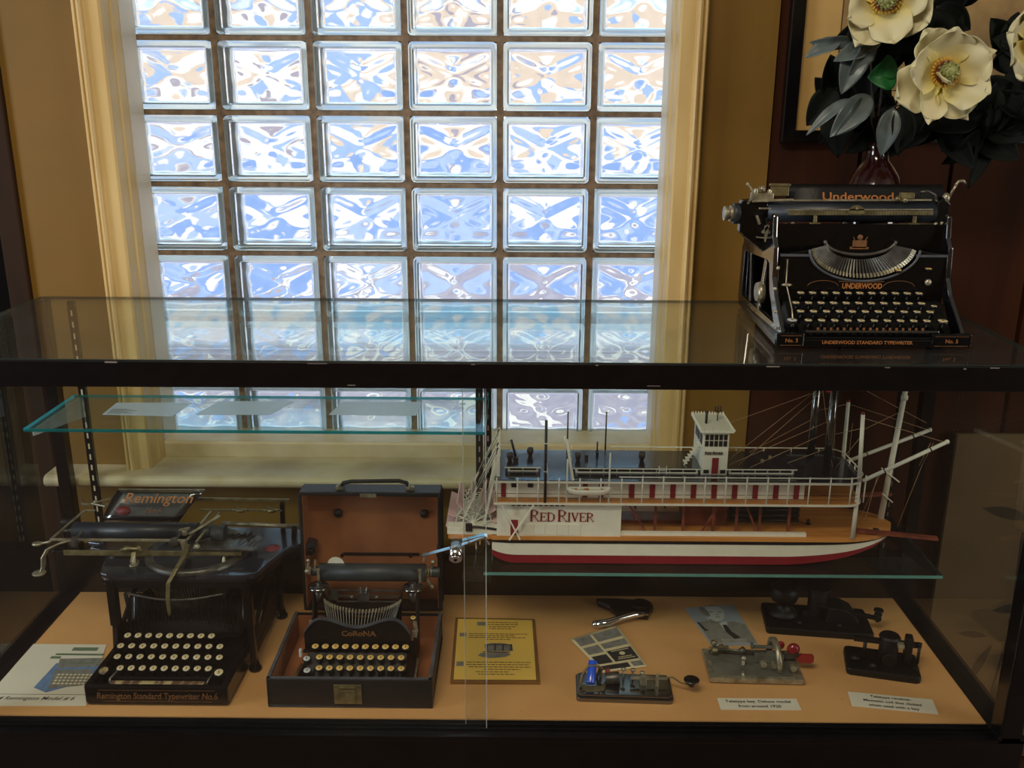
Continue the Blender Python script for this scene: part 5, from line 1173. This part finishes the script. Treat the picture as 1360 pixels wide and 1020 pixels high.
def flower(name,label,loc,face,roll,specs,sc=1,group=None,center=True):
    """specs: (angle, lift, length, width, cup). face = direction the flower opens to"""
    f=V(face).normalized(); q=f.to_track_quat('Z','Y')
    o=bpy.data.objects.new(name,None); COL.objects.link(o); o.location=loc; o.rotation_mode='QUATERNION'; o.rotation_quaternion=q@Matrix.Rotation(roll,3,'Z').to_quaternion(); o.scale=(sc,sc,sc)
    tag(o,label,'flower',group)
    for i,(a,lift,L0,W0,cup) in enumerate(specs):
        m=petal_mesh(L0,W0,cup,i*7+int(a*10)); p=m.build('petal','petal',o,solid=.0012); sb=p.modifiers.new('sub','SUBSURF'); sb.levels=1; sb.render_levels=1
        p.rotation_euler=Matrix.Rotation(a,3,'Z').to_4x4().to_euler() if False else (Matrix.Rotation(a,3,'Z')@Matrix.Rotation(-lift,3,'Y')).to_euler(); p.location=(0,0,.002*i%.006)
    if center:
        M_.setdefault('sta',mat('dark_red_stamens',(120,40,34),.6)); M_.setdefault('pis',mat('green_cone',(146,150,92),.6,var=.2)); M_.setdefault('stay',mat('yellow_stamens',(206,160,60),.6))
        m=MB(); m.lathe([(.0001,.004),(.009,.004),(.011,.012),(.010,.022),(.006,.032),(.0001,.036)],n=12)
        for k in range(40):
            t=k*2.4; h=.010+.022*k/40; r=.0115*(1-.45*k/40); m.bar((r*.7*cos(t),r*.7*sin(t),h),(r*1.25*cos(t),r*1.25*sin(t),h+.004),.0022,.0022)
        m.build('seed_cone','pis',o,loc=(0,0,.010)).scale=(1.35,1.35,1.2)
        for nm,mm_,r0,hh in(('stamens','sta',.012,.016),('outer_stamens','stay',.016,.012)):
            m=MB()
            for k in range(26):
                t=2*PI*k/26+.1; m.cyl((.007*cos(t),.007*sin(t),.003),(r0*cos(t),r0*sin(t),hh),.0009,.0013,6)
            m.build(nm,mm_,o,loc=(0,0,.010)).scale=(1.5,1.5,1.2)
    return o
d_=R_
main=[(d_(25),d_(28),.088,.040,.25),(d_(-30),d_(22),.086,.042,.25),(d_(-58),d_(2),.088,.034,.2),(d_(-108),d_(12),.092,.026,.25),(d_(-152),d_(4),.092,.042,.2),(d_(178),d_(26),.092,.038,.3),(d_(128),d_(20),.092,.038,.25),(d_(92),d_(26),.082,.040,.3),(d_(-128),d_(55),.062,.016,.4)]
flower('magnolia_flower','large open creamy white magnolia, lowest in front, facing the viewer directly above the typewriter',(.708,1.690,1.600),(.06,-1,.10),0,main,1.0)
f2=[(d_(a),d_(l),L0,W0,.25) for a,l,L0,W0 in ((-35,10,.085,.042),(-80,25,.085,.036),(-125,15,.09,.034),(-160,28,.08,.030),(60,25,.08,.04),(120,25,.08,.04),(10,25,.08,.04))]
flower('magnolia_flower','cream magnolia cut by the top edge, upper left of the bouquet',(.612,1.715,1.722),(-.25,-1,-.15),.1,f2,1.0)
f3=[(d_(a),d_(l),L0,W0,.25) for a,l,L0,W0 in ((-25,20,.085,.040),(-75,15,.085,.030),(-128,22,.085,.040),(170,24,.095,.046),(110,25,.085,.04),(60,25,.08,.04),(20,25,.08,.04))]
flower('magnolia_flower','cream magnolia cut by the right edge, upper right of the bouquet',(.852,1.695,1.650),(.25,-1,.0),0,f3,1.0)
f4=[(d_(a),d_(l),.07,.030,.25) for a,l in ((-60,15),(-110,20),(-150,20),(170,15),(120,25),(-10,20),(40,20))]
flower('magnolia_flower','small pale magnolia mostly above the frame, between the two upper blooms',(.765,1.77,1.790),(.0,-1,-.1),0,f4,1.0)
f5=[(d_(a),d_(l),.055,.022,.3) for a,l in ((-100,40),(-60,30),(170,35),(100,40))]
flower('magnolia_bud','half hidden drooping pale bloom in the shade, lowest at the right edge',(.902,1.74,1.535),(.5,-.8,-.2),0,f5,1.0,center=False)
# stems and leaves
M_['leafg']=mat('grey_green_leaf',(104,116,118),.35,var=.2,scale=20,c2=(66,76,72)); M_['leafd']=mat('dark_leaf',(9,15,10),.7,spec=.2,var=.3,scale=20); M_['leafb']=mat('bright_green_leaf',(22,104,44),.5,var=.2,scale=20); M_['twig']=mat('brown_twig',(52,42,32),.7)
def leafm(L0,W0,fold=.35,droop=.25):
    def F(u,v):
        s=2*v-1; w_=W0*sin(PI*u**.8)**.8 if 0<u<1 else .0004
        return (L0*u,w_*s,fold*W0*abs(s)*sin(PI*u)-droop*L0*u*u+.03*W0*sin(14*u))
    m=MB(); m.grid(F,14,8); return m
def spray(name,label,base,leaves,stem_to=None,group=None):
    t=thing(name,label,'leaves',base,0,group)
    for (tip,W0,mm_,roll) in leaves:
        v=V(tip)-V(base) if False else V(tip[1])-V(tip[0]); L0=v.length
        m=leafm(L0,W0*1.22); o=m.build('leaf',mm_,t,solid=.0008)
        x=v.normalized(); y=V((0,-1,0)).cross(x); 
        if y.length<.1: y=V((0,0,1))
        y.normalize(); z=x.cross(y); Mx=Matrix((x,y,z)).transposed(); 
        if z.y>0: Mx=Mx@Matrix.Rotation(PI,3,'X')
        Mx=Mx@Matrix.Rotation(roll,3,'X'); o.rotation_euler=Mx.to_euler(); o.location=V(tip[0])-V(base)
    m=MB(); b0=V(base)
    for (tip,W0,mm_,roll) in leaves:
        a=V(tip[0])-b0
        if a.length>.004: m.tube([(0,0,0),tuple(a*.5+V((0,.006,0))),tuple(a)],.0014,6)
    if stem_to: 
        e=V(stem_to)-b0; m.tube([(0,0,0),tuple(e*.5+V((0,.01,-.004))),tuple(e)],.0024,6)
    if m.v: m.build('stem','twig',t)
    return t
neck=(.660,1.80,1.478)
spray('magnolia_leaf_spray','cluster of grey-green leaves reaching furthest left beside the picture frame, above the others',(.605,1.735,1.640),
  [(((.600,1.73,1.645),(.540,1.70,1.630)),.014,'leafg',.5),(((.585,1.73,1.650),(.555,1.70,1.575)),.019,'leafg',.2),(((.602,1.72,1.660),(.572,1.70,1.600)),.015,'leafg',-.3),(((.615,1.73,1.672),(.568,1.705,1.640)),.018,'leafg',.0),(((.55,1.73,1.655),(.490,1.71,1.636)),.012,'leafg',.6),(((.57,1.73,1.655),(.500,1.71,1.645)),.010,'leafg',-.4)],neck)
spray('magnolia_leaf_spray','pale grey-green leaves hanging lowest at the left, over the picture frame\'s lower edge',(.612,1.735,1.565),
  [(((.612,1.73,1.565),(.543,1.69,1.508)),.019,'leafg',.35),(((.600,1.73,1.560),(.560,1.69,1.500)),.016,'leafg',-.5),(((.575,1.73,1.560),(.500,1.71,1.512)),.009,'leafg',.7)],neck)
spray('magnolia_leaf','bright green leaf tucked behind the large front magnolia',(.640,1.76,1.60),[(((.660,1.75,1.600),(.612,1.74,1.598)),.022,'leafb',.2),(((.655,1.75,1.622),(.625,1.74,1.60)),.018,'leafb',-.2)],neck)
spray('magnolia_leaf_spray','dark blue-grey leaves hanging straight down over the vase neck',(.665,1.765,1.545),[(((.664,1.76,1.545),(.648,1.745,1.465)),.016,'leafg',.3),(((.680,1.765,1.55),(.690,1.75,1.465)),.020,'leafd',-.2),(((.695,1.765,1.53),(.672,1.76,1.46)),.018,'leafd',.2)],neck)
random.seed(11)
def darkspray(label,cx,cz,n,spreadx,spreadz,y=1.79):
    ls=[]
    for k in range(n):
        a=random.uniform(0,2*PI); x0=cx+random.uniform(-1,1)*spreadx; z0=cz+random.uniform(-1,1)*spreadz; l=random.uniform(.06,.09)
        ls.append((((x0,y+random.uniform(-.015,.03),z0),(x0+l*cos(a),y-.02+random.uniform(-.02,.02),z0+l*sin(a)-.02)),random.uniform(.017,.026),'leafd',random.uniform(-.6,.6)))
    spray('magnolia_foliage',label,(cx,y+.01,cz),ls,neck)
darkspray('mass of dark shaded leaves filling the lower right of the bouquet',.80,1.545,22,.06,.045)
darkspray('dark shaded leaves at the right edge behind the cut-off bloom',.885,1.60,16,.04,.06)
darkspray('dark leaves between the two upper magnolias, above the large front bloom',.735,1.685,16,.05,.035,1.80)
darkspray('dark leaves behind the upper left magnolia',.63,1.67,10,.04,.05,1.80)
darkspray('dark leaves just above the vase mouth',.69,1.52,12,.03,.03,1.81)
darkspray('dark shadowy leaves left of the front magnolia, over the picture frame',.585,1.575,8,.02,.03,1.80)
